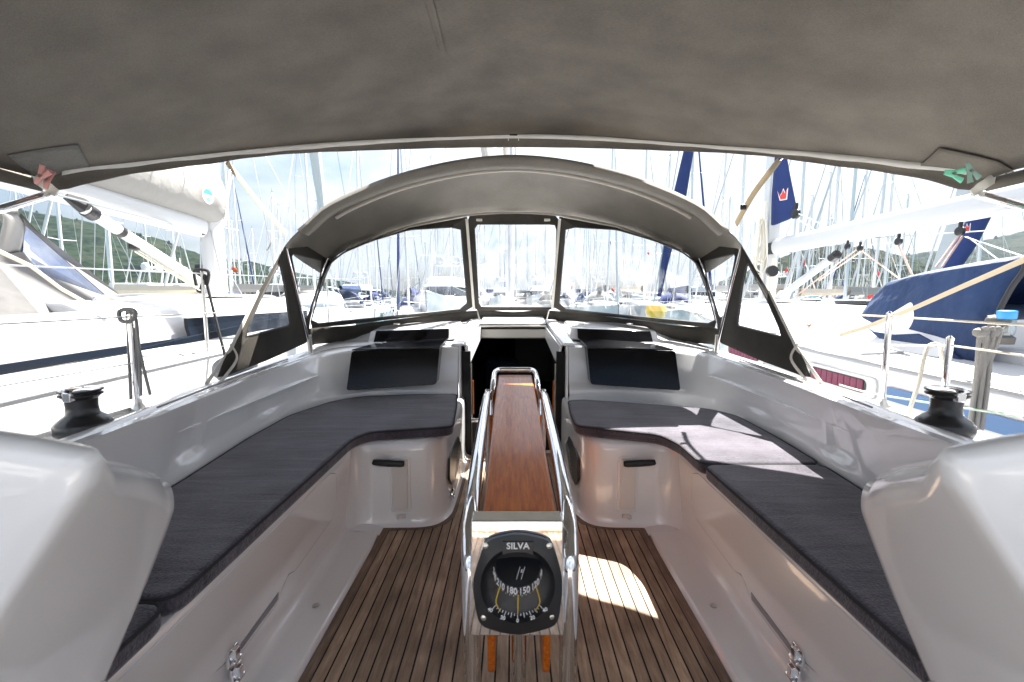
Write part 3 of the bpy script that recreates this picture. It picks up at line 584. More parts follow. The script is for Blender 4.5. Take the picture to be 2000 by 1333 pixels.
# clinometer scale
m=MB()
for j in range(-8,9):
    a=R(-90+j*5.5); r0,r1=(.060,.070) if j%2==0 else (.061,.066)
    c,s_=math.cos(a),math.sin(a); t=V((-s_,c,0))*.0005
    q=[CM(r0*c+t.x,.004+r0*s_+t.y,.0195),CM(r0*c-t.x,.004+r0*s_-t.y,.0195),CM(r1*c-t.x,.004+r1*s_-t.y,.0195),CM(r1*c+t.x,.004+r1*s_+t.y,.0195)]; m.add(q,[(0,1,2,3)])
m.build('scale_ticks',wt,tb,smooth=False)
for s_,j in (('40',-8),('20',-4),('0',0),('20',4),('40',8)):
    a=R(-90+j*5.5); text(s_,.0105,'numeral',wt,tb,TM(.077*math.cos(a),.006+.077*math.sin(a),.0195,R(j*5.5*.6)))
MB().lathe([(.0005,.062),(.025,.058),(.046,.044),(.060,.022),(.064,.010)][::-1],36,CM(0,-.008,.0),rot.to_3x3()).build('compass_dome',glassc,tb)
# ============================================================ sprayhood
sh=tag(empty('sprayhood',(0,0,0)),'taupe canvas sprayhood with clear vinyl windows over the companionway','sprayhood')
A_px=[(1003,306),(900,315),(800,337),(720,364),(640,402),(600,437),(572,462),(556,482)]
A_y=[3.0,3.0,2.99,2.97,2.93,2.88,2.83,2.80]
A=[at(px,py,y=y) for (px,py),y in zip(A_px,A_y)]; A[0].x=0
C_px=[(1003,414),(905,420),(800,441),(720,470),(670,492),(648,512),(636,540)]
C_y=[3.74,3.73,3.62,3.48,3.38,3.30,3.24]
C=[at(px,py,y=y) for (px,py),y in zip(C_px,C_y)]; C[0].x=0
def full(h): return [V((-p.x,p.y,p.z)) for p in h[::-1]][:-1]+list(h)   # right -> left
Af=resample(smoothp(full(A),6),49); Cf=resample(smoothp(full(C),6),49)
rows=[]
for j in range(11):
    t=j/10; row=[]
    for a,c in zip(Af,Cf):
        p=a.lerp(c,t); b=math.sin(PI*t)*.10; nrm=V((p.x*.55,0,max(p.z-1.0,.3))).normalized(); p=p+nrm*b; row.append(p)
    rows.append(row)
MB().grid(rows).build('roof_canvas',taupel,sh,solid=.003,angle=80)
# padded visor round the aft hoop (beige band) + hoop tube + inner seam piping
vis=[]
for i,p in enumerate(Af[2:-2]):
    d=V((p.x*.55,0,max(p.z-1.1,.25))).normalized(); u=abs(i-22)/22; w_=.062*(1-.35*u)
    vis.append([p+d*.004+V((0,.06,0)),p+d*.006+V((0,-.012,0)),p-d*w_*.5+V((0,-.035,0)),p-d*w_+V((0,-.012,0)),p-d*(w_+.004)+V((0,.05,0))])
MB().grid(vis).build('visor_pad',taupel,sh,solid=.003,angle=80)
def inset(P,dn,dy): 
    return [p-V((p.x*.55,0,max(p.z-1.1,.25))).normalized()*dn+V((0,dy,0)) for p in P]
MB().tube(inset(Af[5:-5],.060,.10),.011,10).build('aft_bow',mat('pale_bow',(.45,.42,.37),.45),sh)
MB().tube(inset(Cf[4:-4],.012,-.02),.008,8).build('roof_seam',mat('seam_tape',(.34,.31,.27),.7),sh)
def facet(outer,inner_px,right,name_c='front_canvas',plane=None,r=.04,kader=True):
    O=[V(p) for p in outer]
    if plane: q0,q1,q2=plane
    else: q0,q1,q2=O[0],O[len(O)//3],O[2*len(O)//3]
    nn=(q1-q0).cross(q2-q0).normalized()
    def hit(px,py):
        d=at(px,py,y=3.0)-CAM; t=(q0-CAM).dot(nn)/d.dot(nn); return CAM+d*t
    I=rounded([hit(*p) for p in inner_px],r,5)
    n=72; c=sum(I,V())/len(I)
    e1=(q1-q0).normalized(); e2=nn.cross(e1)
    def radial(poly):
        out=[]; P=[((p-c).dot(e1),(p-c).dot(e2),p) for p in poly]
        for k_ in range(n):
            a=2*PI*k_/n; dx,dy=math.cos(a),math.sin(a); best=None
            for i in range(len(P)):
                x1,y1,p1=P[i]; x2,y2,p2=P[(i+1)%len(P)]; ex,ey=x2-x1,y2-y1; den=dx*ey-dy*ex
                if abs(den)<1e-12: continue
                t=(x1*ey-y1*ex)/den; u=(x1*dy-y1*dx)/den
                if t>0 and -1e-6<=u<=1+1e-6 and (best is None or t>best[0]): best=(t,p1.lerp(p2,min(max(u,0),1)))
            out.append(best[1] if best else c)
        return out
    Or=radial(O); Ir=radial(I)
    if right: Or=[mx(p) for p in Or]; Ir=[mx(p) for p in Ir]; nn=V((-nn.x,nn.y,nn.z))
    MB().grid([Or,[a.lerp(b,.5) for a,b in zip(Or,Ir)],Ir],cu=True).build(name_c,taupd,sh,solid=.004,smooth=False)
    cc=sum(Ir,V())/n
    m=MB(); m.add(Ir+[cc],[(i,(i+1)%n,n) for i in range(n)]); wdw=m.build('vinyl_window',vin,sh,smooth=False)
    MB().tube(Ir,.006,6,closed=True).build('window_binding',mat('dark_binding',(.03,.03,.03),.5),wdw)
    return wdw
T0=at(912,422,y=3.73); B0=at(926,607,y=4.12); T0m=mx(T0); B0m=mx(B0)
B1=at(600,642,y=3.22); T1=C[5]
facet([T0m,C[0]+V((0,0,-.01)),T0,B0,B0m],[(926,438),(1088,438),(1083,601),(935,601)],False,plane=(T0,T0m,B0))
for rt in(False,True):
    f=(lambda p:p)
    topc=[p+V((0,0,-.006)) for p in (C[2],C[3],C[4],C[5])]
    midb=[at(760,624,y=3.75),at(680,634,y=3.48)]
    facet([T0]+topc+[C[6],B1,midb[1],midb[0],B0],[(900,443),(913,603),(780,617),(606,634),(628,548),(645,514),(672,493),(725,471),(800,449)],rt,plane=(T0,B0,B1),r=.03)
    M1=at(561,486,y=2.84); M2=at(603,668,y=3.06)
    facet([M1,at(600,482,y=3.06),C[5],C[6],B1,M2],[(567,495),(630,509),(625,548),(601,622),(592,620)],rt,'side_canvas',plane=(M1,C[5],M2),r=.03)
    # aft quarter: hoop -> coaming
    E1=at(440,735,y=2.15); E0=at(418,738,y=2.03); E2=at(520,705,y=2.55)
    facet([A[-1],at(500,580,y=2.50),at(450,675,y=2.20),E0,E1,E2,M2,M1],[(546,512),(556,560),(566,636),(476,659),(506,590)],rt,'quarter_canvas',plane=(A[-1],E1,M2),r=.03)
    fx=(lambda P:[mx(p) for p in P]) if rt else (lambda P:P)
    MB().tube(fx([M1+V((0,-.02,0)),M2.lerp(at(606,684,y=3.06),1.0)]),.0125,12).build('main_bow',chrome,sh)
    MB().tube(fx([at(603,655,y=3.04),at(606,690,y=3.05)]),.019,12).build('bow_socket',chromer,sh)
    MB().tube(fx(smoothp([at(640,505,y=3.2),at(625,545,y=3.18),at(606,620,y=3.12),at(600,650,y=3.08)],4)),.009,10).build('front_bow',chrome,sh)
    MB().tube(fx([at(505,570,y=2.52),at(452,680,y=2.2),at(402,752,y=2.0)]),.012,6,flat=.25,up=(1,0,0)).build('tension_strap',webw,sh)
    MB().tube(fx(smoothp([at(450,672,y=2.2),at(463,700,y=2.2),at(440,735,y=2.1),at(425,752,y=2.02)],5)),.008,6,flat=.3).build('loose_strap_end',webw,sh)
    # white zip strip between front windows, top buckle
    MB().tube(fx([T0+V((0,-.02,-.03)),B0+V((0,-.02,.01))]),.013,6,flat=.3,up=(0,1,0)).build('zip_strip',webw,sh)
    MB().box(fx([at(936,430,y=3.68)])[0],(.05,.012,.02)).build('buckle',webw,sh,bevel=.004)
    MB().tube(fx([B0+V((.03,0,-.005)),at(938,630,y=4.05)]),.006,6).build('tie_down',webw,sh)
    MB().tube(fx([at(720,474,y=3.4),at(800,444,y=3.52),at(905,424,y=3.66)]),.005,6).build('zip_piping',webw,sh)
# spray apron skirt: from windows' base down to the coachroof
base=[V((0,4.14,1.05)),B0,at(760,626,y=3.76),at(680,637,y=3.49),B1,M2]
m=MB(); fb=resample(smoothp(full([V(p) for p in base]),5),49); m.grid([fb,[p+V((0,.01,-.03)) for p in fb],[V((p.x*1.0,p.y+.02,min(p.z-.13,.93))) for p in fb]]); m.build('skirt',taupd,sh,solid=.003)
# ============================================================ bimini
bi=tag(empty('bimini',(0,0,0)),'broad taupe canvas bimini awning stretched over the whole cockpit','bimini awning')
def Ye(x): return 3.12-.27*x*x
zl=[(1003,264),(850,268),(700,277),(550,288),(400,301),(250,317),(140,329),(100,338),(82,347)]
Z=[]
for px,py in zl:
    y=2.3
    for _ in range(40): y=.5*y+.5*Ye(at(px,py,y=y).x)
    Z.append(at(px,py,y=y))
Z[0].x=0
zf=resample(smoothp(full(Z),6),61)
rows=[]
for j in range(16):
    t=j/15; row=[]
    for i,p in enumerate(zf):
        y=p.y+(-.75-p.y)*t; u=p.x/2.1
        z=p.z+.07*math.sin(PI*min(t*1.0,1))*(1-u*u*.8)-.02*t + .006*math.sin(u*9+t*6)
        row.append(V((p.x*(1+.01*math.sin(PI*t)),y,z)))
    rows.append(row)
MB().grid(rows).build('roof_canvas',taupe,bi,solid=.003,angle=80)
fl=[(1003,288),(850,290),(700,295),(600,299),(500,307),(420,319),(340,329),(250,342),(180,357),(130,371),(112,372)]
Bf=[]
for px,py in fl:
    y=2.3
    for _ in range(40): y=.5*y+.5*(Ye(at(px,py,y=y).x)+.02)
    Bf.append(at(px,py,y=y))
Bf[0].x=0
bf=resample(smoothp(full(Bf),6),121); zf2=resample(zf,121)
m=MB(); m.grid([zf2]+[[a.lerp(b,t)+V((0,.012*math.sin(PI*t)+ .004*t*math.sin(i*1.1)*(.2+abs(i-60)/60),0)) for i,(a,b) in enumerate(zip(zf2,bf))] for t in(.25,.5,.75,1)]); m.build('front_valance',taupe,bi,solid=.003,angle=80)
m=MB(); m.grid([[p+V((0,-.006,.006+.002*math.sin(i*2.1))) for i,p in enumerate(zf2[2:-2])],[p+V((0,-.010,-.026+.003*math.sin(i*.9)*(abs(i-58)/58))) for i,p in enumerate(zf2[2:-2])]]); m.build('zip_tape',mat('white_zip',(.8,.79,.76),.8,bump=(400,.8,.002)),bi,solid=.002)
for sx in(-1,1):
    e=[V((sx*(abs(Z[-1].x)+.008),y,z)) for y,z in ((Z[-1].y,Z[-1].z-.005),(1.6,Z[-1].z+.0),(1.0,Z[-1].z+.0),(-.75,Z[-1].z))]
    MB().grid([e,[p+V((-.004*sx,0,-.055)) for p in e]]).build('side_hem',taupe,bi,solid=.003)
    # frame leg
    MB().tube([V((-sx*at(104,378,y=1.97).x,1.97,at(104,378,y=1.97).z)),V((-sx*at(0,409,y=1.72).x,1.72,at(0,409,y=1.72).z)),V((sx*2.0,-.9,.72))],.0165,14).build('frame_leg',chrome,bi)
    f0=[at(40,322,y=1.95),at(105,288,y=2.05),at(132,292,y=2.1),at(60,345,y=1.93)]
# pockets
pk=[V((1.62,2.04,0)),V((1.95,1.87,0)),V((1.96,1.70,0)),V((1.5,1.98,0))]
def surf(x,y,d=.006):
    u=x/2.1; q_=sorted(zf,key=lambda p_:p_.x); j_=max([0]+[i_ for i_ in range(60) if q_[i_].x<=x]); pa,pb=q_[j_],q_[j_+1]; p=pa.lerp(pb,min(max((x-pa.x)/(pb.x-pa.x),0),1)); t=(y-p.y)/(-.75-p.y); return V((x,y,p.z+.07*math.sin(PI*t)*(1-u*u*.8)-.02*t-d))
def patch(pts,name,m,wav=0):
    a,b,c,d_=pts; m_=MB(); m_.grid([[ (lambda q:surf(q[0],q[1],.008+wav*math.sin(7*j+3*i)))(((1-v)*((1-u)*a[0]+u*b[0])+v*((1-u)*d_[0]+u*c[0]),(1-v)*((1-u)*a[1]+u*b[1])+v*((1-u)*d_[1]+u*c[1]))) for u in [i/10 for i in range(11)]] for j,v in enumerate([k_/6 for k_ in range(7)])]); m_.build(name,m,bi,solid=.003)
patch([(1.93,2.17),(2.07,2.0),(2.06,1.86),(1.86,1.98)],'corner_pocket',taupe)
patch([(-2.08,1.98),(-1.97,2.10),(-1.86,1.93),(-2.02,1.80)],'corner_pocket',mat('quilted_patch',(.15,.15,.14),.9,bump=(60,.9,.01)),.001)
# pole pocket crease on the left
for xs in (-.33,):
    m=MB(); m.grid([[surf(xs+dx,y,.0028) for y in [2.9-.2*i for i in range(16)]] for dx in (-.014,.014)]); m.build('panel_seam',taupe,bi)
m=MB(); m.box(Z[0]+V((0,-.01,.0)),(.055,.014,.016)); m.build('zip_slider',black,bi,bevel=.003)
for dx in(-.035,.035): MB().box(Z[0]+V((dx,.0,-.018)),(.006,.004,.04)).build('zip_pull',webw,bi)
for sx in(-1,1):
    c=V((sx*1.86,1.93,Z[-1].z-.03))
    def cp(px,py,dy=0):
        p=at(px,py,y=1.94+dy); return p if sx<0 else V((-p.x,p.y,p.z))
    MB().prism([cp(24,340),cp(30,332),cp(78,343),cp(116,372),cp(108,384),cp(70,360),cp(28,350)],(0,-.004,0)).build('corner_strap',webw,bi)
    m=MB(); q=[cp(30,335,-.01),cp(45,339,-.01),cp(42,351,-.01),cp(27,346,-.01)]
    for a,b in ((0,1),(1,2),(2,3),(3,0),(0,2),(1,3)): m.tube([q[a],q[b]],.0016,4)
    m.build('stitching',black,bi)
# straps from bimini to sprayhood
def strap(pts,r,label,m=webbing):
    o=MB().tube([V(p) for p in pts],r,8,flat=.2,up=(1,.2,0)).build('webbing_strap',m); tag(o,label,'strap','cream webbing straps')
    return o
strap(smoothp([at(443,317,y=2.46),at(500,390,y=2.6),at(530,425,y=2.66),at(560,458,y=2.75)],4),.028,'cream strap from left of the awning valance down to the sprayhood')
strap(smoothp([at(1522,313,y=2.46),at(1478,370,y=2.58),at(1455,407,y=2.65),at(1438,438,y=2.75)],4),.022,'cream strap from right of the awning valance down to the sprayhood')
MB().tube(smoothp([at(530,425,y=2.64),at(531,455,y=2.64),at(529,475,y=2.64),at(521,490,y=2.64)],4),.006,6,flat=.3).build('strap_end',webw,D.objects['webbing_strap'])
MB().box(at(1452,405,y=2.62),(.035,.015,.03)).build('buckle',black,D.objects['webbing_strap.001'],bevel=.005)
# clothes pegs at bimini corners
def peg(c,ang,m,label,size=.042):
    t=tag(empty('clothes_peg',c),label,'clothes peg','plastic clothes pegs on the awning corners'); t.rotation_euler=(R(90),ang,0)
    for s_ in(-1,1):
        m_=MB(); pts=[V((-size*.9,s_*.004,0)),V((-size*.3,s_*.006,0)),V((0,s_*.006,0)),V((size*.5,s_*.014,0)),V((size,s_*.02,0))]
        m_.tube(pts,[.006,.008,.009,.010,.013],8,flat=.5); m_.build('jaw',m,t)
    MB().lathe([(.007,-.008),(.007,.008)],10).build('spring',chromer,t)
y0=1.87
peg(at(80,345,y=y0),R(-50),pinkp,'faded pink clothes peg clipped at the left awning corner, front one')
peg(at(92,352,y=y0+.03),R(-75),pinkp,'faded pink clothes peg clipped at the left awning corner, behind the other')
peg(at(1862,340,y=y0),R(10),greenp,'bright mint clothes peg nearest the valance at the right awning corner')
peg(at(1896,335,y=y0),R(60),greend,'dull grey-green clothes peg on the strap at the right awning corner')
# ============================================================ guard rails of own yacht
def stan(x,y,label,h=.44,z0=.67,lean=0,parts=True):
    t=tag(empty('stanchion',(x,y,z0)),label,'stanchion','steel guard rail stanchions'); 
    MB().tube([(0,0,0),(lean,0,h)],.0125,12).build('post',chrome,t); MB().lathe([(.03,0),(.03,.01),(.018,.03),(.016,.05)],16).build('foot',chromer,t); MB().lathe([(.014,0),(.014,.01),(.004,.02)],12,(lean,0,h)).build('cap',chrome,t); return t
stan(-1.765,2.0,'steel guard stanchion draped with looped grey ropes beyond the left winch')
stan(1.75,2.03,'tall bare steel guard stanchion forward of the right winch')
stan(1.775,1.765,'shorter steel gate post just above the right winch',h=.35)
def line(name,pts,r,m,label,cat,group=None):
    o=MB().tube([V(p) for p in pts],r,6).build(name,m); return tag(o,label,cat,group)
gl='guard rail wires along the decks'
line('guard_wire',[(-1.78,-1,1.10),(-1.765,2.0,1.105),(-1.80,3.6,1.09),(-1.7,6,1.1)],.0035,wire,'upper guard wire running over the left stanchion','guard wire',gl)
line('guard_wire',[(-1.78,-1,.90),(-1.765,2.0,.89),(-1.80,3.6,.9),(-1.7,6,.9)],.0025,wire,'lower guard wire passing the left stanchion','guard wire',gl)
line('guard_wire',[(1.80,-1,1.08),(1.75,2.03,1.105),(1.80,3.6,1.09),(1.7,6,1.1)],.0045,ropew,'thick white guard line over the tall right stanchion','guard wire',gl)
line('guard_wire',[(1.80,-1,.93),(1.775,1.765,1.0),(1.75,2.03,.97),(1.80,3.6,.9),(1.7,6,.9)],.004,ropew,'lower white guard line from the short gate post past the tall right stanchion','guard wire',gl)
# ropes hanging on stanchions
rp=tag(empty('rope_hank',(-1.76,2.0,0)),'grey rope looped over the left stanchion top and hanging down','rope','ropes hung on the guard rails')
for k_,(dx,y,z) in enumerate(((-.035,0,.72),(.03,-.02,.74))):
    MB().tube(smoothp([(dx,y,z),(dx*.7,0,.95),(-.01+dx*.2,0,1.085),(.0,-.015,1.13),(.03,-.01,1.10),(.02+dx*.2,0,.95),(.03+dx*.9,0,.74)],5),.0065,8).build('rope_fall',ropeg,rp)
MB().tube(smoothp([(-.05,0,1.13),(-.03,-.02,1.09),(.01,-.02,1.085),(.04,-.02,1.12),(0,.0,1.14)],5,closed=True),.009,8,closed=True).build('rope_loop',ropeg,rp)
p=at(1925,650,y=1.85); rp=tag(empty('rope_hank',(p.x,1.85,0)),'grey rope looped over the guard line at far right and hanging down','rope','ropes hung on the guard rails')
for dx in(-.025,.005,.03):
    MB().tube(smoothp([(dx,0,.62),(dx+.005,0,.85),(dx,0,p.z-.02),(dx,-.015,p.z+.02),(dx+.02,-.01,p.z-.01),(dx*.5+.015,.01,.85),(dx*.5,.01,.62)],5),.008,8).build('rope_fall',ropeg,rp)
for dx in(-.025,.03): MB().lathe([(.008,-.02),(.021,-.012),(.023,0),(.02,.012),(.008,.02)],14,(dx,0,p.z)).build('knot',ropeg,rp)
p=at(1820,680,y=1.95); rp=tag(empty('rope_hank',(p.x,1.95,0)),'pale cord tied over the lower guard line between stanchions at right','rope','ropes hung on the guard rails')
MB().tube(smoothp([at(1772,815,y=1.85)-V((p.x,1.95,0)),at(1795,745,y=1.9)-V((p.x,1.95,0)),V((-.02,0,p.z)),V((.02,-.01,p.z+.015)),V((.045,0,p.z-.03)),at(1845,735,y=1.95)-V((p.x,1.95,0))],5),.008,8).build('cord',ropew,rp)
line('deck_line',smoothp([at(1640,752,y=2.45),at(1700,768,y=2.2),at(1830,790,y=1.95),at(1900,800,y=1.8),at(2000,815,y=1.6)],5),.005,mat('green_fleck_rope',(.6,.6,.55),.9,var=(80,.8,(.1,.4,.25))),'white line with green flecks led aft along the right side deck','rope','running lines on the right side deck')
line('deck_line',smoothp([at(1660,770,y=2.38),at(1750,812,y=2.1),at(1900,868,y=1.8),at(1990,900,y=1.6)],5),.004,roper,'thin red-flecked line lying along the right side deck','rope','running lines on the right side deck')
o=MB().lathe([(.001,-.16),(.06,-.14),(.085,-.08),(.09,0),(.085,.08),(.06,.14),(.001,.16)],20,at(462,722,x=-1.72),Matrix.Rotation(R(80),3,'X')).build('fender',silver); tag(o,'dark grey rubber fender lying outside the left coaming under the sprayhood corner','fender')
# ============================================================ SETTING
WZ=-.95
def wmat():
    m=D.materials.new('harbour_water'); m.use_nodes=True; nt=m.node_tree; N=nt.nodes; L=nt.links; p=N['Principled BSDF']
    p.inputs['Base Color'].default_value=(.02,.07,.08,1); p.inputs['Roughness'].default_value=.06; p.inputs['IOR'].default_value=1.33
    tc=N.new('ShaderNodeTexCoord'); n=N.new('ShaderNodeTexNoise'); n.inputs['Scale'].default_value=1.6; n.inputs['Detail'].default_value=5; L.new(tc.outputs['Object'],n.inputs[0])
    b=N.new('ShaderNodeBump'); b.inputs['Strength'].default_value=.6; b.inputs['Distance'].default_value=.12; L.new(n.outputs[0],b.inputs['Height']); L.new(b.outputs[0],p.inputs['Normal']); return m
m=MB(); m.grid([[V((x,y,WZ)) for x in (-2500,-300,-40,40,300,2500)] for y in (-400,-30,60,400,1200,2600)]); tag(m.build('water',wmat(),smooth=False),kind='structure')
def hillmat():
    m=D.materials.new('wooded_hill'); m.use_nodes=True; nt=m.node_tree; N=nt.nodes; L=nt.links; p=N['Principled BSDF']; p.inputs['Roughness'].default_value=.95; p.inputs['Specular IOR Level'].default_value=.05
    tc=N.new('ShaderNodeTexCoord')
    v=N.new('ShaderNodeTexVoronoi'); v.inputs['Scale'].default_value=.16; L.new(tc.outputs['Object'],v.inputs[0])
    n=N.new('ShaderNodeTexNoise'); n.inputs['Scale'].default_value=.02; n.inputs['Detail'].default_value=10; n.inputs['Roughness'].default_value=.7; L.new(tc.outputs['Object'],n.inputs[0])
    r=N.new('ShaderNodeValToRGB'); e=r.color_ramp.elements; e[0].position=.38; e[0].color=(.001,.004,.003,1); e[1].position=.76; e[1].color=(.030,.029,.018,1)
    q=e.new(.52); q.color=(.008,.018,.007,1)
    a=N.new('ShaderNodeMath'); a.operation='MULTIPLY_ADD'; a.inputs[1].default_value=-.32; L.new(v.outputs['Distance'],a.inputs[0]); L.new(n.outputs[0],a.inputs[2])
    ad=N.new('ShaderNodeMath'); ad.operation='ADD'; ad.inputs[1].default_value=.18; L.new(a.outputs[0],ad.inputs[0])
    L.new(ad.outputs[0],r.inputs[0]); L.new(r.outputs[0],p.inputs['Base Color']); return m
hm=hillmat()
def hill(prof,Y,depth,seed):
    """prof = [(px,py)] skyline as seen at distance Y; ridge line with slopes on both sides"""
    pts=resample([at(px,py,y=Y) for px,py in prof],140)
    rows=[]
    for j in range(34):
        t=j/33; row=[]
        for p in pts:
            s=math.sin(PI*.5*min(t/.72,1)) if t<=.72 else math.cos(PI*.5*(t-.72)/.28)
            y=Y-depth+depth*t/.72
            h=(p.z-WZ)*s
            q=V((p.x*(1-.0*(1-t)),y,0)); nz=noise.fractal(V((q.x/70,y/70,seed)),1.0,2.1,5)
            fine=noise.fractal(V((q.x/7,y/7,seed+3)),1.0,2.0,3)
            row.append(V((q.x,y,WZ-1+h*(1+.0*nz)+min(1,h/15)*(nz*7*min(1,abs(t-.72)*5)+fine*4.5*(Y/700)))))
        rows.append(row)
    return MB().grid(rows)
tag(hill([(-900,380),(-500,360),(-150,385),(20,408),(90,418),(170,432),(240,450),(310,468),(370,492),(430,503),(490,512),(560,528),(640,545),(760,566),(860,580)],620,330,1.0).build('hill',hm,smooth=False),kind='structure')
tag(hill([(1330,580),(1400,560),(1440,536),(1480,520),(1530,500),(1560,488),(1600,490),(1650,503),(1690,520),(1740,533),(1800,548),(1880,566),(1960,578)],420,160,5.0).build('hill',hm,smooth=False),kind='structure')
tag(hill([(1480,578),(1600,530),(1660,520),(1710,524),(1750,508),(1800,494),(1870,486),(1930,468),(2000,452),(2150,425),(2500,400),(3000,420),(3600,470)],900,420,9.0).build('hill',hm,smooth=False),kind='structure')
# individual pines standing up from the skyline
tm=mat('pine_foliage',(.03,.055,.022),.95,spec=.05); tk=mat('pine_trunk',(.12,.08,.05),.9)
def pine():
    t=empty('pine_tree'); m=MB(); rnd=random.Random(3)
    for k in range(260):
        a=rnd.uniform(0,2*PI); z=rnd.uniform(.35,1.0); rr=(1.05-z)*.42*rnd.uniform(.5,1.1)+.06
        c=V((math.cos(a)*rr,math.sin(a)*rr,z)); u=V((rnd.gauss(0,1),rnd.gauss(0,1),rnd.gauss(0,.5))).normalized()*.06; w_=V((rnd.gauss(0,1),rnd.gauss(0,1),rnd.gauss(0,.5))).normalized()*.06
        m.add([c-u-w_,c+u-w_,c+u+w_,c-u+w_],[(0,1,2,3)])
    m.build('crown',tm,t,smooth=False); MB().tube([(0,0,-.1),(.02,0,.6),(.0,0,.95)],[.03,.02,.006],5).build('trunk',tk,t); return t
def copy_tree(o,parent=None):
    c=o.copy(); COL.objects.link(c); c.parent=parent
    for ch in list(o.children): copy_tree(ch,c)
    return c
pp=pine(); first=True; rnd=random.Random(11)
for px,py,Y,h in [(40,412,612,11),(72,417,612,8),(118,424,612,10),(150,430,612,7),(196,440,612,10),(228,449,612,9),(275,460,612,9),(330,476,612,10),(352,486,612,8),(395,497,612,8),(470,509,612,8),(1475,522,415,8),(1505,509,415,7),(1545,493,415,8),(1578,489,415,9),(1622,496,415,7),(1662,508,415,8),(1705,524,415,7),(1775,500,890,12),(1850,488,890,13),(1945,465,890,13)]:
    o=pp if first else copy_tree(pp); first=False
    p=at(px,py,y=Y); o.location=(p.x,p.y,p.z-h*.28); h*=.62; o.scale=(h,h,h*rnd.uniform(.9,1.15)); o.rotation_euler.z=rnd.uniform(0,6)
    tag(o,'dark pine standing up from the wooded hill skyline','pine tree','pines on the hill skylines')
# ============================================================ NEIGHBOUR LEFT
nl=tag(empty('sailing_yacht'),'white yacht alongside on the left with long dark window band and grey boom cover','sailing yacht')
def hullrows(xc,hbf,ys,zt,sx):
    return [[V((xc+sx*hbf(y),y,zt(y))),V((xc+sx*(hbf(y)+.0),y,zt(y)-.35)),V((xc+sx*hbf(y)*.97,y,-.2)),V((xc+sx*hbf(y)*.8,y,-.9)),V((xc,y,-1.3))] for y in ys]
XL=-4.35
def hbL(y): return 2.05 if y<4 else max(.03,2.05-(y-4)**1.7*.07)
ys=[-4+i*.6 for i in range(26)]
ztL=lambda y:.70+.018*y
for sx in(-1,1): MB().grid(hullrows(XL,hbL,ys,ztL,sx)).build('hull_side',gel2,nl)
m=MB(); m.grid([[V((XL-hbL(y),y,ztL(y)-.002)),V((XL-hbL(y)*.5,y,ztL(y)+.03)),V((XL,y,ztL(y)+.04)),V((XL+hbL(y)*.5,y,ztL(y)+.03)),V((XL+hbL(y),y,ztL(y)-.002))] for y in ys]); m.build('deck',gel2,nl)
m=MB(); m.tube([V((XL+hbL(y)+.004,y,ztL(y)-.01)) for y in ys],.006,6); m.build('rubbing_strip',wire,nl)
# cabin
def cabL(y): return 1.45 if y<5 else 1.45-(y-5)*.16
cy=[3.05+i*.35 for i in range(18)]
rows=[]
for y in cy:
    hw=cabL(y); zt=1.16-.0*(y-3)-max(0,(y-6.2))*.12; d=ztL(y)
    rows.append([V((XL-hw,y,d)),V((XL-hw+.10,y,zt-.06)),V((XL-hw+.25,y,zt)),V((XL,y,zt+.06)),V((XL+hw-.25,y,zt)),V((XL+hw-.10,y,zt-.06)),V((XL+hw-.03,y,zt-.28)),V((XL+hw,y,d))])
m=MB(); m.grid(rows); m.f.append(tuple(range(8))); m.build('cabin',gel2,nl,bevel=.03,seg=3,angle=30)
# aft coaming (cockpit side) continuing from cabin
m=MB(); m.hexa([V((XL+1.30,-3,.7)),V((XL+1.52,-3,.7)),V((XL+1.52,3.2,.76)),V((XL+1.3,3.2,.76))],[V((XL+1.34,-3,1.0)),V((XL+1.46,-3,.98)),V((XL+1.45,3.2,1.08)),V((XL+1.30,3.2,1.10))]); m.build('coaming',gel2,nl,bevel=.03,seg=3)
def wl(px,py,x): return at(px,py,x=x)
xw=XL+1.545
MB().prism([wl(-60,744,xw+.05),wl(200,698,xw+.04),wl(365,671,xw+.03),wl(480,650,xw+.0),wl(600,632,xw-.02),wl(600,607,xw-.06),wl(365,622,xw-.03),wl(367,640,xw-.02),wl(372,656,xw),wl(355,660,xw+.01),wl(150,690,xw+.03),wl(-60,722,xw+.05)],(-.03,0,0)).build('window_band',darkwin,nl,smooth=False)
# mast, boom, sail cover, vang
mastrow_=lambda xc,yc,z0,z1,rx,ry:MB().grid([[V((xc+rx*math.cos(a),yc+ry*math.sin(a),z)) for a in [2*PI*k/16 for k in range(16)]] for z in (z0,z1)],cu=True)
mastrow_(XL+.05,6.35,1.12,17,.13,.17).build('mast',aluw,nl)
MB().box((XL+.05-.14,6.25,1.45),(.10,.10,.40)).build('mast_winch_box',black,nl,bevel=.02)
def P(px,py,y): return at(px,py,y=y)
b0=V((XL+.03,6.15,2.16)); b1=V((XL+.03,1.2,2.36))
m=MB(); m.grid([[p+V((.11*math.cos(a),0,.155*math.sin(a))) for a in [2*PI*k/16 for k in range(16)]] for p in (b0,b1)],cu=True); m.f.append(tuple(range(16))[::-1]); m.build('boom',aluw,nl)
prof=[(-.10,.0),(-.20,.10),(-.26,.30),(-.20,.55),(-.03,.74),(.03,.74),(.20,.55),(.26,.30),(.20,.10),(.10,.0)]
m=MB(); rws=[]
for i in range(15):
    t=i/14; y=6.5-5.3*t; s=1.25-.35*t; base=2.22+.2*t*.9
    rws.append([V((XL+.03+x*s*(1+.06*math.sin(i*1.9+k)),y,base-.10*(t<.03)+z*s*(1.0+.03*math.sin(i*2.3+k)))) for k,(x,z) in enumerate(prof)])
m.grid(rws,cu=True); m.f.append(tuple(range(10))); sc_=m.build('sail_cover',greyc,nl,sub=1)
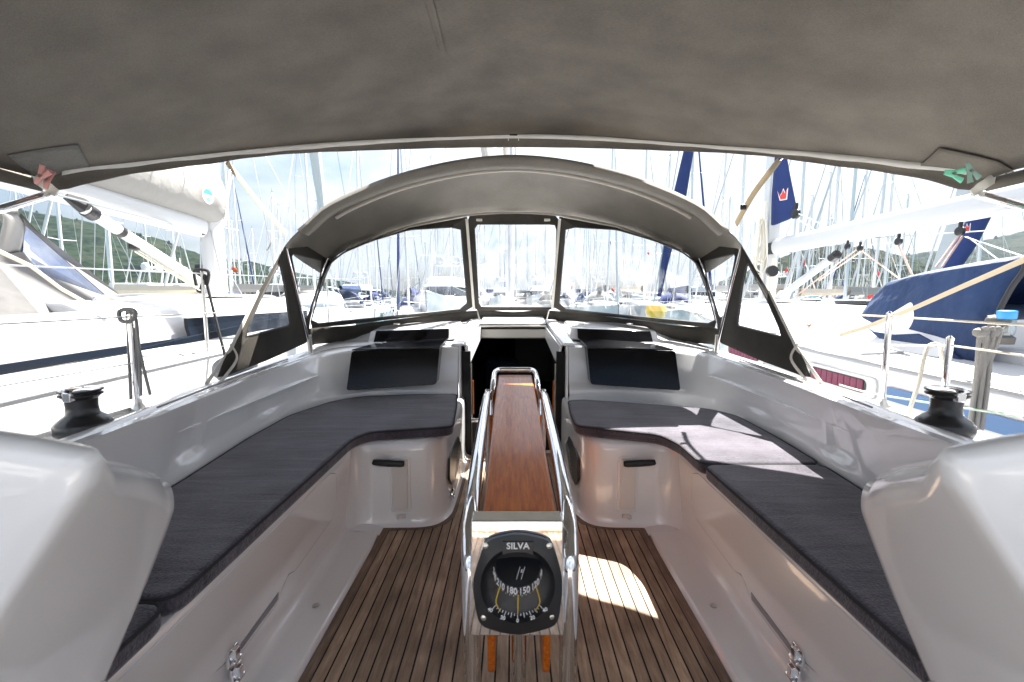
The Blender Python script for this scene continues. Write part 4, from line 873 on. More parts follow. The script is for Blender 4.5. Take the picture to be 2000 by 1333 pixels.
lg=MB(); cc=V((XL+.03+.335,5.85,2.50)); lg.lathe([(.10,0),(.10,.006)],24,cc,Matrix.Rotation(R(90),3,'Y')); lg.build('logo_disc',mat('white_patch',(.8,.8,.8),.8),sc_)
m=MB(); m.add([cc+V((.009,.085*math.cos(a),.02+.07*math.sin(a))) for a in [PI*k/10 for k in range(11)]],[tuple(range(11))]); m.build('logo_arc',mat('logo_blue',(.02,.25,.6),.7),sc_)
m=MB(); m.tube([cc+V((.009,.05,-.03)),cc+V((.009,-.03,-.03))],.006,5); m.tube([cc+V((.009,.03,-.055)),cc+V((.009,-.04,-.055))],.006,5); m.build('logo_lines',MATS['logo_blue'],sc_)
v0=P(160,405,4.15); v1=P(398,556,6.0); vv=v1-v0
m=MB(); m.tube([v0,v1],.055,12); m.build('vang_tube',aluw,nl); 
MB().tube([v0+vv*.02,v0+vv*.07],.065,12).build('vang_collar',black,nl); MB().tube([v0+vv*.22,v0+vv*.25],.06,12).build('vang_ring',black,nl)
MB().tube([P(128,384,4.0),P(160,402,4.1),P(166,400,4.15)],[.03,.07,.05],8).build('vang_fitting',black,nl)
m=MB()
for dy,r_ in ((.0,.010),(.03,.010),(.06,.010)): m.tube([P(262,480,4.8)+V((0,0,-dy)),P(390,562,6.0)+V((0,0,-dy*.6))],r_,5)
m.build('vang_tackle',ropew,nl); MB().box(P(262,482,4.8),(.05,.12,.08)).build('block',black,nl,bevel=.02)
m=MB()
for a,b in ((P(130,383,4.0),P(385,452,6.1)),(P(0,352,3.2),P(370,448,6.0)),(P(405,450,6.2),P(400,560,6.2)),(P(412,450,6.2),P(440,575,6.2)),(P(392,470,6.1),P(392,560,6.1)),(P(450,320,7),P(440,440,6.2))): m.tube([a,b],.008,5)
for x_ in (-1.75,1.75): m.tube([V((XL+x_,6.1,.8)),V((XL+.4*x_,6.2,9))],.007,5); 
m.tube([V((XL,12.8,.95)),V((XL,6.6,16))],.007,5); m.tube([V((XL+1.2,6.0,.9)),V((XL+.1,6.2,8))],.006,5)
m.build('rigging',wire,nl)
for px,py in ((375,450),(395,452)): MB().lathe([(.05,-.02),(.055,0),(.05,.02)],14,P(px,py,6.1),Matrix.Rotation(R(90),3,'Y')).build('block',black,nl)
m=MB()
for i in range(6): m.lathe([(.03,0),(.035,.04),(.015,.05)],8,(XL-.15+i*.10,6.0-.03*i,1.16))
m.build('rope_clutch',black,nl)
# their sprayhood seen from aft
snl=empty('sprayhood'); snl.parent=nl
side=[P(0,700,2.68),P(80,688,2.90),P(97,626,2.95),P(120,618,3.05),P(200,604,3.4),P(236,590,3.6),P(205,576,3.6),P(118,578,3.45),P(45,492,3.2),P(-10,500,3.0),P(-140,520,2.7),P(-150,720,2.4)]
MB().prism(side,(-.03,0,0)).build('side_canvas',mat('mid_grey_canvas',(.15,.148,.145),.85,bump=(3,.5,.06)),snl,smooth=False)
top=[[P(-180,400,2.6)+V((-1.8,.2,.1)),P(-100,380,2.75)+V((-.9,.1,.2)),P(-60,395,2.8),P(-20,410,2.9),P(8,425,3.0),P(-10,500,3.0)],[P(-90,400,3.0)+V((-1.8,.3,.1)),P(-20,402,3.05)+V((-.9,.2,.15)),P(10,405,3.1),P(35,418,3.2),P(48,445,3.25),P(45,492,3.25)]]
MB().grid([smoothp(r,5) for r in top]).build('roof_canvas',mat('pale_canvas',(.3,.295,.285),.85),snl,solid=.01)
MB().prism([P(48,440,3.25),P(205,578,3.62),P(118,580,3.47),P(45,494,3.22)],(-.02,.01,0)).build('blue_window',mat('bluish_vinyl',(.30,.38,.60),.25,coat=.6,var=(6,.9,(.62,.68,.80)),bump=(7,.7,.05)),snl,smooth=False)
MB().prism([P(42,418,3.2),P(60,440,3.27),P(250,588,3.9),P(215,584,3.7),P(118,500,3.45)],(-.3,.1,0)).build('front_canvas',MATS['mid_grey_canvas'],snl,smooth=False)
o=strap([P(-60,455,2.3),P(0,492,2.5),P(60,520,2.7),P(120,565,2.85),P(215,618,3.1)],.014,'cream strap hanging down in front of the left yacht grey sprayhood')
m=MB(); m.tube([P(70,628,2.8),P(85,655,2.8),P(118,712,2.78)],.014,6,flat=.3); m.build('tension_strap',webw,snl)
# stanchions of left yacht with wires
for i,(y,lb) in enumerate(((3.35,'thin steel stanchion on the left yacht rail, with black rope tied at its top'),(5.6,'farther steel stanchion on the left yacht rail near its mast'))):
    t=tag(empty('stanchion',(XL+1.98,y,ztL(y))),lb,'stanchion','steel guard rail stanchions'); h=.62
    MB().tube([(0,0,0),(0,0,h)],.0125,10).build('post',chromer,t)
    if i==0:
        rp=tag(empty('rope_hank',(XL+1.98,y,ztL(y))),'black rope knotted on the left yacht stanchion and running down','rope','ropes hung on the guard rails')
        MB().tube(smoothp([(-.05,0,h-.10),(-.06,0,h),(0,-.02,h+.02),(.05,0,h),(.04,-.02,h-.10),(.02,0,h-.02),(-.02,0,h-.13)],5),.011,8).build('knot',ropeb,rp)
        MB().tube([(.02,0,h-.03),(.10,-.02,.22),(.16,-.04,-.02)],.010,8).build('rope_tail',ropeb,rp)
line('guard_wire',[(XL+2.0,-3,1.24),(XL+1.98,3.35,1.37),(XL+1.98,5.6,1.42),(XL+1.6,8,1.5)],.004,wire,'upper guard wire of the left yacht','guard wire',gl)
line('guard_wire',[(XL+2.0,-3,.98),(XL+1.98,3.35,1.06),(XL+1.98,5.6,1.12),(XL+1.6,8,1.2)],.003,wire,'lower guard wire of the left yacht','guard wire',gl)
# ============================================================ NEIGHBOUR RIGHT
XR=4.75
nr=tag(empty('sailing_yacht'),'white yacht alongside on the right with blue hull stripe, purple curtained windows and blue sprayhood','sailing yacht')
def hbR(y): return 2.25 if y<3 else max(.03,2.25-(y-3)**1.8*.05)
ztR=lambda y:.65+.02*y
ys=[-4+i*.6 for i in range(27)]
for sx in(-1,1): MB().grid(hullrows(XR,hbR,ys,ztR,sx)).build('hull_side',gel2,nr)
xh=XR-2.25-.012
def stripe(name,u0,u1,a,b,m,ys_=None): # between slopes a (top), b(bottom) relative to eye
    ys_=ys_ or [u0+(u1-u0)*i/12 for i in range(13)]
    return MB().grid([[V((XR-hbR(y)-.012,y,ztR(y)-a)),V((XR-hbR(y)-.012,y,ztR(y)-b))] for y in ys_]).build(name,m,nr,smooth=False,solid=.004)
for (y0_,y1_) in ((-3.9,2.85),(3.75,4.2),(5.15,7.5)): stripe('hull_stripe',y0_,y1_,.105,.195,bluestripe)
purple=mat('purple_curtain',(.17,.04,.075),.8,var=(12,.6,(.23,.065,.11)))
for (y0_,y1_) in ((3.02,3.60),(4.36,4.98)):
    fr=MB().prism(rounded([V((xh-.0,y0_-.08,ztR(y0_)-.075)),V((xh,y1_+.08,ztR(y1_)-.075)),V((xh,y1_+.08,ztR(y1_)-.225)),V((xh,y0_-.08,ztR(y0_)-.225))],.05),(.03,0,0)).build('window_frame',gel2,nr,bevel=.006)
    pts=rounded([V((xh-.006,y0_,ztR(y0_)-.10)),V((xh-.006,y1_,ztR(y1_)-.10)),V((xh-.006,y1_,ztR(y1_)-.20)),V((xh-.006,y0_,ztR(y0_)-.20))],.05)
    MB().prism(pts,(.004,0,0)).build('window_rim',black,fr)
    m=MB(); n_=9
    for k in range(n_):
        ya=y0_+.02+(y1_-y0_-.04)*k/n_; yb=y0_+.02+(y1_-y0_-.04)*(k+.93)/n_
        m.hexa([V((xh-.010,ya,ztR(ya)-.195)),V((xh-.016,(ya+yb)/2,ztR(ya)-.195)),V((xh-.016,(ya+yb)/2,ztR(ya)-.105)),V((xh-.010,ya,ztR(ya)-.105))],[V((xh-.009,yb,ztR(ya)-.195)),V((xh-.008,yb,ztR(ya)-.195)),V((xh-.008,yb,ztR(ya)-.105)),V((xh-.009,yb,ztR(ya)-.105))])
    m.build('purple_curtain',purple,fr,smooth=False)
m=MB(); m.grid([[V((XR-hbR(y),y,ztR(y))),V((XR-hbR(y)+.05,y,ztR(y)+.03)),V((XR-hbR(y)*.6,y,ztR(y)+.06)),V((XR,y,ztR(y)+.08)),V((XR+hbR(y)*.5,y,ztR(y)+.06)),V((XR+hbR(y),y,ztR(y))) ] for y in ys]); m.build('deck',gel2,nr)
rows=[]
for i in range(16):
    y=3.1+i*.5; hw=max(.4,1.55-max(0,y-5)*.16); d=ztR(y)+.05; zt=.60+.02*y+.38-max(0,y-6)*.055; zt=max(zt,d+.05)
    rows.append([V((XR-hw-.15,y,d)),V((XR-hw,y,d+(zt-d)*.6)),V((XR-hw+.25,y,zt-.02)),V((XR,y,zt+.06)),V((XR+hw-.25,y,zt-.02)),V((XR+hw,y,d+(zt-d)*.6)),V((XR+hw+.15,y,d))])
m=MB(); m.grid(rows); m.f.append(tuple(range(7))); m.build('cabin',gel2,nr)
m=MB(); m.hexa([V((XR-1.65,-3,.6)),V((XR-1.35,-3,.6)),V((XR-1.30,3.0,.66)),V((XR-1.52,3.0,.66))],[V((XR-1.56,-3,.80)),V((XR-1.4,-3,.80)),V((XR-1.34,2.95,.86)),V((XR-1.48,2.95,.86))]); m.build('coaming',gel2,nr,bevel=.04,seg=3)
mastrow_(XR+.25,8.6,.9,18,.13,.19).build('mast',aluw,nr)
# boom white, slightly falling toward the mast
bA=V((XR+.2,8.3,2.12)); bB=V((XR-.25,1.2,2.10))
m=MB(); m.grid([[p+V((.10*math.cos(a),0,(.15 if p is bA else .125)*math.sin(a))) for a in [2*PI*k/18 for k in range(18)]] for p in (bA,bB)],cu=True); m.f.append(tuple(range(18))[::-1]); m.build('boom',aluw,nr)
MB().box(bA+V((-.02,.15,-.02)),(.10,.24,.22)).build('gooseneck',black,nr,bevel=.02)
a_=P(1635,497,6.4); b_=P(1400,690,8.4); b_=V((XR+.15,8.4,1.0)); m=MB(); m.tube([a_,b_],.055,12); m.build('vang_tube',aluw,nr); MB().tube([a_,a_.lerp(b_,.06)],.065,12).build('vang_collar',black,nr)
def blk(px,py,y,par,s=1.0):
    c=P(px,py,y); m=MB(); m.lathe([(.03*s,-.025*s),(.055*s,-.02*s),(.05*s,0),(.055*s,.02*s),(.03*s,.025*s)],14,c,Matrix.Rotation(R(90),3,'Y')); m.box(c+V((0,0,.07*s)),(.03*s,.03*s,.09*s)); return m.build('block',black,par)
for px,py,y in ((1655,482,6.2),(1680,485,6.2),(1755,472,5.0),(1875,452,4.2)): blk(px,py,y,nr,.75)
for a,b,y1,y2 in (((1683,490),(1780,562),6.2,5.2),((1683,490),(1600,548),6.2,7.6),((1755,480),(1772,510),5.0,4.9),((1755,480),(1790,555),5,4.6),((1872,462),(1828,522),4.2,4.1),((1880,462),(1840,522),4.2,4.1),((1672,488),(1500,620),6.2,7.8)): MB().tube([P(*a,y1),P(*b,y2)],.010,5).build('mainsheet',roper,nr)
m=MB()
for a,b,y1,y2 in (((1560,418),(1640,455),7.5,6.8),((1560,430),(1625,470),7.5,7),((1640,455),(1730,450),6.8,6),((1700,465),(2000,447),6,3.6),((1885,463),(2010,505),4.2,3.5),((1890,463),(1960,515),4.2,3.7),((1410,395),(1530,310),7,8)): m.tube([P(*a,y1),P(*b,y2)],.006,5)
for x_ in (-1.7,1.7): m.tube([V((XR+x_,8.4,.8)),V((XR+.4*x_,8.5,10))],.007,5)
m.tube([V((XR+.1,15,.9)),V((XR+.25,8.9,17))],.02,6); m.tube([V((XR+.1,8.5,1.0)),V((XR+.2,8.5,6))],.012,5)
m.build('rigging',wire,nr)
# navy sail cover bunched behind the mast, with red crown emblem
def flat(pts,y,th,name,m_,par,dy=0): return MB().prism([P(a,b,y) for a,b in pts],(0,th,0)).build(name,m_,par,smooth=False)
m=MB(); fr_=[P(1519,300,8.35),P(1538,300,8.3),P(1545,340,8.2),P(1558,405,8.0),P(1556,418,8.0),P(1545,428,8.05),P(1512,441,8.3),P(1513,380,8.35)]
m.prism(fr_,(.02,.16,0)); cov=m.build('sail_cover',navy,nr,bevel=.04,seg=3)
def crown(cx,cy,s,y,par,nm='crown_emblem'):
    base=[(-9,-7),(-6,2),(-2,-4),(1,-12),(4,-4),(9,-13),(7,7),(-5,9)]
    MB().prism([P(cx+a*s*1.22,cy+b*s*1.22,y) for a,b in base],(0,.004,0)).build(nm+'_outline',wt,par,smooth=False)
    MB().prism([P(cx+a*s*.95,cy+b*s*.95,y-.006) for a,b in base],(0,.004,0)).build(nm,mat('crown_red',(.65,.05,.04),.7),par,smooth=False)
crown(1529,382,.95,7.93,cov)
blk(1554,418,7.9,nr,1.6)
# coiled halyards on mast
m=MB(); rnd=random.Random(5)
for k_ in range(9):
    w_=rnd.uniform(.03,.10); h=rnd.uniform(.75,1.15); c=P(1490,425,8.3)+V((rnd.uniform(-.03,.03),rnd.uniform(-.03,.03),0))
    m.tube(smoothp([c,c+V((-w_,0,-.25)),c+V((-w_*1.3,0,-h*.85)),c+V((0,0,-h)),c+V((w_*.9,0,-h*.85)),c+V((w_*.6,0,-.3)),c],4),.011,5)
m.tube([P(1492,395,8.3),P(1490,428,8.3)],.05,8)
m.build('halyard_coil',ropew,nr)
m=MB()
for k_ in range(8):
    w_=rnd.uniform(.04,.09); h=rnd.uniform(.5,.8); c=P(1513,505,8.2)+V((rnd.uniform(-.03,.03),0,0))
    m.tube(smoothp([c,c+V((-w_,0,-h*.5)),c+V((0,0,-h)),c+V((w_,0,-h*.5)),c],4),.009,5)
m.build('halyard_coil',ropew,nr)
m=MB(); m.lathe([(.02,-.03),(.10,-.03),(.10,.03),(.02,.03)],18,P(1508,530,8.0),Matrix.Rotation(R(90),3,'X')); m.build('mast_winch',black,nr)
# blue sprayhood: arched hood, near side and flared visor
sr=empty('sprayhood'); sr.parent=nr
hb=[P(1937,724,3.15),P(1905,708,3.2),P(1960,640,3.05),P(1968,560,3.0),P(1985,540,2.95),P(2010,518,2.9)]
def cross(y,xn,zt,zb,w,xo=0):   # arch from near side base over to far side
    P_=[(xn,zb),(xn+.02,zb+(zt-zb)*.4),(xn+.10,zb+(zt-zb)*.75),(xn+.28,zb+(zt-zb)*.93),(xn+w*.5,zt+.05),(xn+w-.28,zb+(zt-zb)*.93),(xn+w-.02,zb+(zt-zb)*.4),(xn+w,zb)]
    return [V((p.x,y-.10*(p.z-zb)*0,p.z)) for p in smoothp([(a,0,b) for a,b in P_],5)]
rws=[cross(2.92,XR-1.62,1.54,.72,3.2),cross(3.25,XR-1.58,1.50,.70,3.12),cross(3.6,XR-1.55,1.46,.70,3.05),cross(3.9,XR-1.52,1.40,.72,3.0),cross(4.1,XR-1.46,1.26,.74,2.9),cross(4.3,XR-1.40,1.02,.76,2.8),cross(4.5,XR-1.34,.88,.78,2.7)]
for j,r in enumerate(rws):
    for i,p in enumerate(r): p.y+= .10*math.sin(PI*i/(len(r)-1))-.28*(p.z-.7)*(1 if j==0 else .3)
m=MB(); m.grid(rws); m.build('hood_canvas',bluec,sr,solid=.012)
MB().prism(rounded([at(px_,py_,x=3.10) for px_,py_ in ((1705,644),(1745,610),(1782,588),(1786,622),(1775,645),(1745,650))],.04),(-.012,-.012,0)).build('vinyl_window',mat('frosted_vinyl',(.62,.65,.68),.2,coat=.5,bump=(6,.8,.05),var=(5,.9,(.85,.86,.88))),sr,smooth=False)
MB().prism([at(px_,py_,x=3.11) for px_,py_ in ((1688,636),(1705,648),(1745,654),(1790,652),(1860,690),(1900,722),(1860,704),(1790,684),(1720,664))],(.02,.0,0)).build('lower_canvas',bluec,sr,smooth=False)
m=MB(); rr=rws[0]; m.tube([p+V((0,-.02,0)) for p in rr],.016,8); m.build('aft_bow',mat('dark_bow',(.02,.02,.025),.5),sr)
strap([P(2060,478,2.1),P(2000,508,2.3),P(1880,560,2.75),P(1790,600,3.1),P(1690,640,3.6),P(1640,655,3.9)],.016,'long cream strap slanting over the blue sprayhood of the right yacht')
# gear on right yacht deck
m=MB(); c=P(1945,665,2.75)-V((0,0,.02)); t=tag(empty('winch',c),'grey-black winch on the coaming of the right yacht beside blue bottle','winch','cockpit winches')
MB().lathe([(.08,0),(.085,.04),(.05,.07),(.045,.12),(.06,.14),(.055,.16)],20).build('drum',mat('winch_grey',(.10,.09,.08),.5),t); MB().lathe([(.05,.16),(.05,.175),(.02,.18)],20).build('cap',chromer,t)
c=P(1962,655,2.7); t=tag(empty('plastic_bottle',c),'clear plastic bottle with bright blue top beside the right yacht winch','bottle'); MB().lathe([(.04,0),(.045,.02),(.045,.10),(.04,.13)],16).build('bottle_body',clearm('clear_plastic',(.75,.85,.9),.15),t); MB().lathe([(.043,.10),(.046,.11),(.046,.15),(.03,.155)],16).build('bottle_cap',bluep,t)
o=MB().tube([P(1578,636,4.6),P(1586,634,4.6),P(1625,640,4.5),P(1628,641,4.5)],[.018,.02,.024,.015],8).build('wooden_winch_tool',mat('orange_teak',(.38,.14,.05),.5)); tag(o,'orange-brown wooden handle lying on the right yacht deck','winch handle')
m=MB(); m.hexa([V((XR-1.72,1.9,.70)),V((XR-1.66,1.9,.70)),V((XR-1.66,2.0,.70)),V((XR-1.72,2.0,.70))],[V((XR-1.70,1.95,.86)),V((XR-1.64,1.95,.86)),V((XR-1.64,1.98,.86)),V((XR-1.70,1.98,.86))]); m.build('deck_bracket',chromer,nr)
# forward rail seats of right yacht seen over deck
m=MB(); m.tube(smoothp([P(1555,618,10),P(1560,590,10),P(1575,580,10),P(1600,580,10),P(1606,590,10),P(1606,618,10)],4),.02,8); m.tube([P(1440,598,10),P(1720,608,10)],.01,5); m.build('bow_rail',chrome,nr)
# ============================================================ FLEET
hwm=mat('fleet_white',(.52,.53,.55),.35,coat=.1); hgm=mat('fleet_grey',(.42,.46,.5),.35)
def sailboat(hullm,coverm,hood):
    t=empty('moored_sailboat'); Lh=11.5
    st=[(-5.6,1.35,1.15),(-4,1.7,1.12),(-1,1.9,1.12),(2,1.6,1.2),(4,.95,1.3),(5.4,.2,1.42),(5.8,.03,1.48)]
    m=MB(); rows=[]
    for y,hb_,zt in st: rows.append([V((-hb_,y,zt)),V((-hb_*.97,y,.4)),V((-hb_*.7,y,-.1)),V((0,y,-.3)),V((hb_*.7,y,-.1)),V((hb_*.97,y,.4)),V((hb_,y,zt))])
    m.grid(rows); m.f.append(tuple(range(7))); m.build('hull',hullm,t)
    m=MB(); m.grid([[V((-h,y,z)),V((0,y,z+.06)),V((h,y,z))] for y,h,z in st]); m.build('deck',gelw,t)
    m=MB(); m.grid([[V((-h-.1,y,1.12)),V((-h,y,z)),V((0,y,z+.1)),V((h,y,z)),V((h+.1,y,1.12))] for y,h,z in ((-1.6,1.15,1.55),(0,1.1,1.55),(2,.8,1.5),(3.6,.4,1.3))]); m.f.append(tuple(range(5))); m.build('cabin',hwm,t)
    m=MB()
    for s in(-1,1): m.add([V((s*1.19,-1.2,1.28)),V((s*1.16,1.2,1.28)),V((s*1.12,1.2,1.45)),V((s*1.15,-1.2,1.45))],[(0,1,2,3)])
    m.build('window',darkwin,t,solid=.02,smooth=False)
    H=15.5
    ms=MB().grid([[V((.085*math.cos(a),1.4+.12*math.sin(a),z)) for a in [2*PI*k/8 for k in range(8)]] for z in (1.5,H)],cu=True).build('mast',aluf,t)
    for z,w_ in ((6.2,1.0),(10.6,.75)): MB().tube([(-w_,1.25,z+.06),(0,1.4,z),(w_,1.25,z+.06)],.03,5).build('spreader',aluf,ms)
    m=MB(); m.tube([(0,1.4,H),(0,1.4,H+.5)],.015,4); m.box((0,1.6,H+.1),(.05,.4,.05)); m.build('masthead',black,ms)
    m=MB()
    for s in(-1,1): m.tube([(s*1.6,1.3,1.15),(s*1.0,1.25,6.26),(s*.75,1.25,10.66),(0,1.4,H)],.018,4,caps=False); m.tube([(s*1.5,1.1,1.15),(0,1.4,6.2)],.013,4,caps=False)
    m.tube([(0,-5.5,1.2),(0,1.4,H)],.018,4,caps=False); m.build('rigging',wire,t)
    MB().tube([(0,5.5,1.5),(0,3.5,8.3),(0,1.55,H-.5)],[.09,.07,.03],7).build('furled_genoa',hwm if coverm is not navy else navy,t)
    m=MB(); m.grid([[V((x*s,y,z0+z*s)) for x,z in [(-.12,0),(-.22,.2),(-.12,.5),(.12,.5),(.22,.2),(.12,0)]] for y,s,z0 in ((1.2,1.1,2.35),(-1,.9,2.4),(-3.4,.6,2.5))],cu=True); m.build('boom_cover',coverm,t)
    if hood:
        m=MB(); m.grid([[V((1.15*math.cos(a)*w_,y,1.5+h*math.sin(a))) for a in [PI*k/8 for k in range(9)]] for y,w_,h in ((-2.6,1,.95),(-1.8,1,.9),(-1.0,.9,.25))]); m.build('sprayhood',hood,t,solid=.03)
    m=MB()
    for s in(-1,1):
        m.tube([(s*1.3,-5.5,1.75),(s*1.8,-1,1.75),(s*1.5,2,1.8),(s*.3,5.4,2.0)],.02,4,caps=False)
        for y_,hb_ in ((-5.4,1.3),(-3,1.75),(-1,1.8),(1,1.7),(3,1.3),(5.2,.4)): m.tube([(s*hb_,y_,1.15),(s*hb_,y_,1.78)],.016,4,caps=False)
    m.build('guard_rail',wire,t); return t
protos=[sailboat(hwm,navy,navy),sailboat(hwm,greyc,greyc),sailboat(hgm,beigec,None),sailboat(hwm,bluec,bluec),sailboat(steelb,greyc,beigec)]
desc=['navy-covered white','grey-covered white','beige-covered grey','blue-covered white','dark-hulled']
used=[False]*5; fl_n=0
WHERE={}
def place(px,Y,kind,head=0,s=1.0,tilt=0):
    global fl_n
    x=(px-1000)/F*Y
    o=protos[kind] if not used[kind] else copy_tree(protos[kind]); used[kind]=True
    o.scale=(s,s,s); o.rotation_euler=(0,R(tilt),R(head)); off=Matrix.Rotation(R(head),3,'Z')@V((0,1.4*s,0)); o.location=(x-off.x,Y-off.y,WZ)
    WHERE.setdefault(kind,[]).append((px,Y,o,head)); fl_n+=1
rnd=random.Random(21)
S=[(133,34,1,90),(223,22,2,100),(456,27,1,95),(474,44,0,10),(540,52,1,0),(619,30,1,5),(702,38,3,0),(738,52,0,5),(800,27,0,185),(842,40,2,0),(882,60,1,0),
 (1065,55,1,0),(1146,48,3,180),(1184,36,1,180),(1257,40,2,185),(1294,44,1,0),(1346,31,0,180),(1396,42,1,5),(1415,58,3,0),(1437,37,4,95),(1553,30,2,90),(1572,60,1,0),(1607,52,3,0),(1618,34,1,95),(1646,27,1,100),(1668,46,0,0),(1699,31,2,95),(1722,42,1,0),(1748,62,1,0),(1868,38,2,90),(1903,30,0,100),(60,48,1,80),(300,58,2,90),(350,62,1,0),(930,75,1,0),(985,85,0,0),(1100,80,3,0)]
for px,Y,k_,hd in S: place(px,Y,k_,hd+rnd.uniform(-4,4),rnd.uniform(.9,1.1),rnd.uniform(-1.6,1.6))
for i in range(58):
    px=430+ (1780-430)*(i+.5)/58+rnd.uniform(-8,8); place(px,rnd.choice([72,84,98,112,130]),rnd.choice([0,1,1,2,3,4]),rnd.choice([0,180,90])+rnd.uniform(-6,6),rnd.uniform(.85,1.2),rnd.uniform(-1.2,1.2))
# labels: near boats singled out by what stands beside them, far ones share a group label
for k_,lst in WHERE.items():
    for px,Y,o,hd in lst:
        if Y<70:
            side='left' if px<560 else ('seen through the left sprayhood window' if px<930 else ('seen through the middle window' if px<1100 else ('seen through the right sprayhood window' if px<1400 else 'right')))
            o['_n']=1
near=sorted([(px,Y,k_,o,hd) for k_,l in WHERE.items() for px,Y,o,hd in l if Y<70],key=lambda t:t[0])
zones=[(-100,200,'beyond the grey sprayhood at far left'),(200,420,'beyond the left yacht vang'),(420,590,'between the left mast and the sprayhood'),(590,930,'seen through the left sprayhood window'),(930,1100,'seen through the middle sprayhood window'),(1100,1330,'seen through the right sprayhood window'),(1330,1500,'behind the right edge of the sprayhood'),(1500,1640,'just right of the crown-marked navy sail cover'),(1640,1790,'behind the white boom at right'),(1790,2100,'behind the blue sprayhood at far right')]
ords=['leftmost','second','third','fourth','fifth','sixth','seventh']
for a,b,zn in zones:
    g=[t for t in near if a<=t[0]<b]
    for i,(px,Y,k_,o,hd) in enumerate(g):
        same=[t for t in g if t[2]==k_]
        pre='' if len(same)==1 else ords[[t[3] for t in same].index(o)]+' '
        o['label']=f'{pre}{desc[k_]} sailboat {zn}'; o['category']='sailboat'; o['group']='moored sailboats in the marina'
        if '_n' in o: del o['_n']
for k_,lst in WHERE.items():
    for px,Y,o,hd in lst:
        if Y>=70: tag(o,'distant moored sailboat, small and hazy, among the far rows of masts','sailboat','distant moored sailboats')
# motor yachts
def motoryacht(L_=1.0):
    t=empty('motor_yacht')
    st=[(-7,1.9,1.5),(-3,2.15,1.55),(2,2.0,1.8),(5,1.3,2.15),(7,.3,2.5),(7.4,.03,2.55)]
    m=MB(); m.grid([[V((-h,y,z)),V((-h*.95,y,.6)),V((-h*.6,y,-.2)),V((h*.6,y,-.2)),V((h*.95,y,.6)),V((h,y,z))] for y,h,z in st]); m.f.append(tuple(range(6))); m.grid([[V((-h,y,z)),V((0,y,z+.1)),V((h,y,z))] for y,h,z in st]); m.build('hull',hwm,t)
    def deckh(y0,y1,hw,z0,z1,rk,name,mm):
        m=MB(); m.hexa([V((-hw,y0,z0)),V((hw,y0,z0)),V((hw*.8,y1,z0)),V((-hw*.8,y1,z0))],[V((-hw*.9,y0+.1,z1)),V((hw*.9,y0+.1,z1)),V((hw*.65,y1-rk,z1)),V((-hw*.65,y1-rk,z1))]); return m.build(name,mm,t,bevel=.08,seg=2)
    deckh(-5,4,1.8,1.5,2.3,.9,'lower_cabin',hwm); deckh(-4.4,2.9,1.62,2.3,2.95,1.2,'window_band',darkwin); deckh(-6,1.6,1.8,2.95,3.15,.2,'flybridge_deck',hwm); deckh(-3.5,1.2,1.5,3.15,3.75,.5,'flybridge',hwm)
    m=MB(); 
    for s in(-1,1): m.tube([(s*1.3,-2.2,3.2),(s*1.15,-2.7,4.9)],.09,6)
    m.tube([(-1.15,-2.7,4.9),(1.15,-2.7,4.9)],.10,6); m.build('radar_arch',hwm,t)
    for x in (-.7,.7): MB().lathe([(.05,-.1),(.3,0),(.36,.25),(.28,.5),(.05,.62)],12,(x,-2.7,5.05)).build('satellite_dome',hwm,t)
    m=MB(); m.box((0,-2.6,5.3),(1.1,.12,.12)); m.tube([(0,-2.7,4.9),(0,-2.7,6.6)],.04,5); m.build('radar',white,t)
    m=MB()
    for s in(-1,1): m.tube([(s*1.9,0,2.5),(s*1.3,5,2.95),(s*.2,7.2,3.3)],.025,4); [m.tube([(s*a,y,z),(s*a,y,z+.75)],.02,4) for a,y,z in ((1.9,0,1.75),(1.6,2.5,1.85),(1.2,5,2.15),(.5,6.6,2.4))]
    m.build('bow_rail',wire,t); return t
my=motoryacht(); fm=True
for px,Y,hd,s,lb in ((868,33,180,.95,'large white motor yacht facing the camera with dark windscreen, in the left sprayhood window'),(255,36,85,.85,'white motor yacht with satellite dome beyond the left yacht vang'),(310,44,95,.9,'broadside white motor yacht just right of the domed one at left'),(505,46,80,.9,'white motor yacht with dome left of the sprayhood quarter window'),(1052,70,180,1,'small hazy motor yacht in the middle sprayhood window'),(1488,62,100,1,'white motor yacht below the wooded hill, left of the right yacht mast'),(980,64,180,.9,'motor yacht behind our mast in the middle sprayhood window'),(690,60,175,1,'hazy white motor yacht at the left side of the left sprayhood window'),(1175,66,185,.9,'hazy white motor yacht at the left side of the right sprayhood window'),(1330,58,90,.9,'white motor yacht broadside near the right end of the right sprayhood window')):
    o=my if fm else copy_tree(my); fm=False
    o.location=((px-1000)/F*Y,Y,WZ); o.rotation_euler=(0,0,R(hd)); o.scale=(s,s,s); tag(o,lb,'motor yacht','motor yachts in the marina')
# grey-tubed dinghy on the left
t=tag(empty('inflatable_dinghy',(P(510,600,12.5).x,12.5,WZ)),'white and grey inflatable dinghy with pale tubes left of the sprayhood','dinghy')
t.location=(-7.0,12.5,.2)
m=MB(); m.tube(smoothp([(-1.6,-1,.55),(.6,-1.0,.6),(1.5,-.5,.75),(1.8,0,.8),(1.5,.5,.75),(.6,1,.6),(-1.6,1,.55)],5),.34,12); m.build('tube',mat('dinghy_white',(.7,.7,.71),.5),t)
MB().grid([[V((x,y,z)) for y,z in ((-.85,.35),(0,-.05),(.85,.35))] for x in (-1.6,-.4,.6,1.4)]).build('dinghy_hull',silver,t,solid=.03)
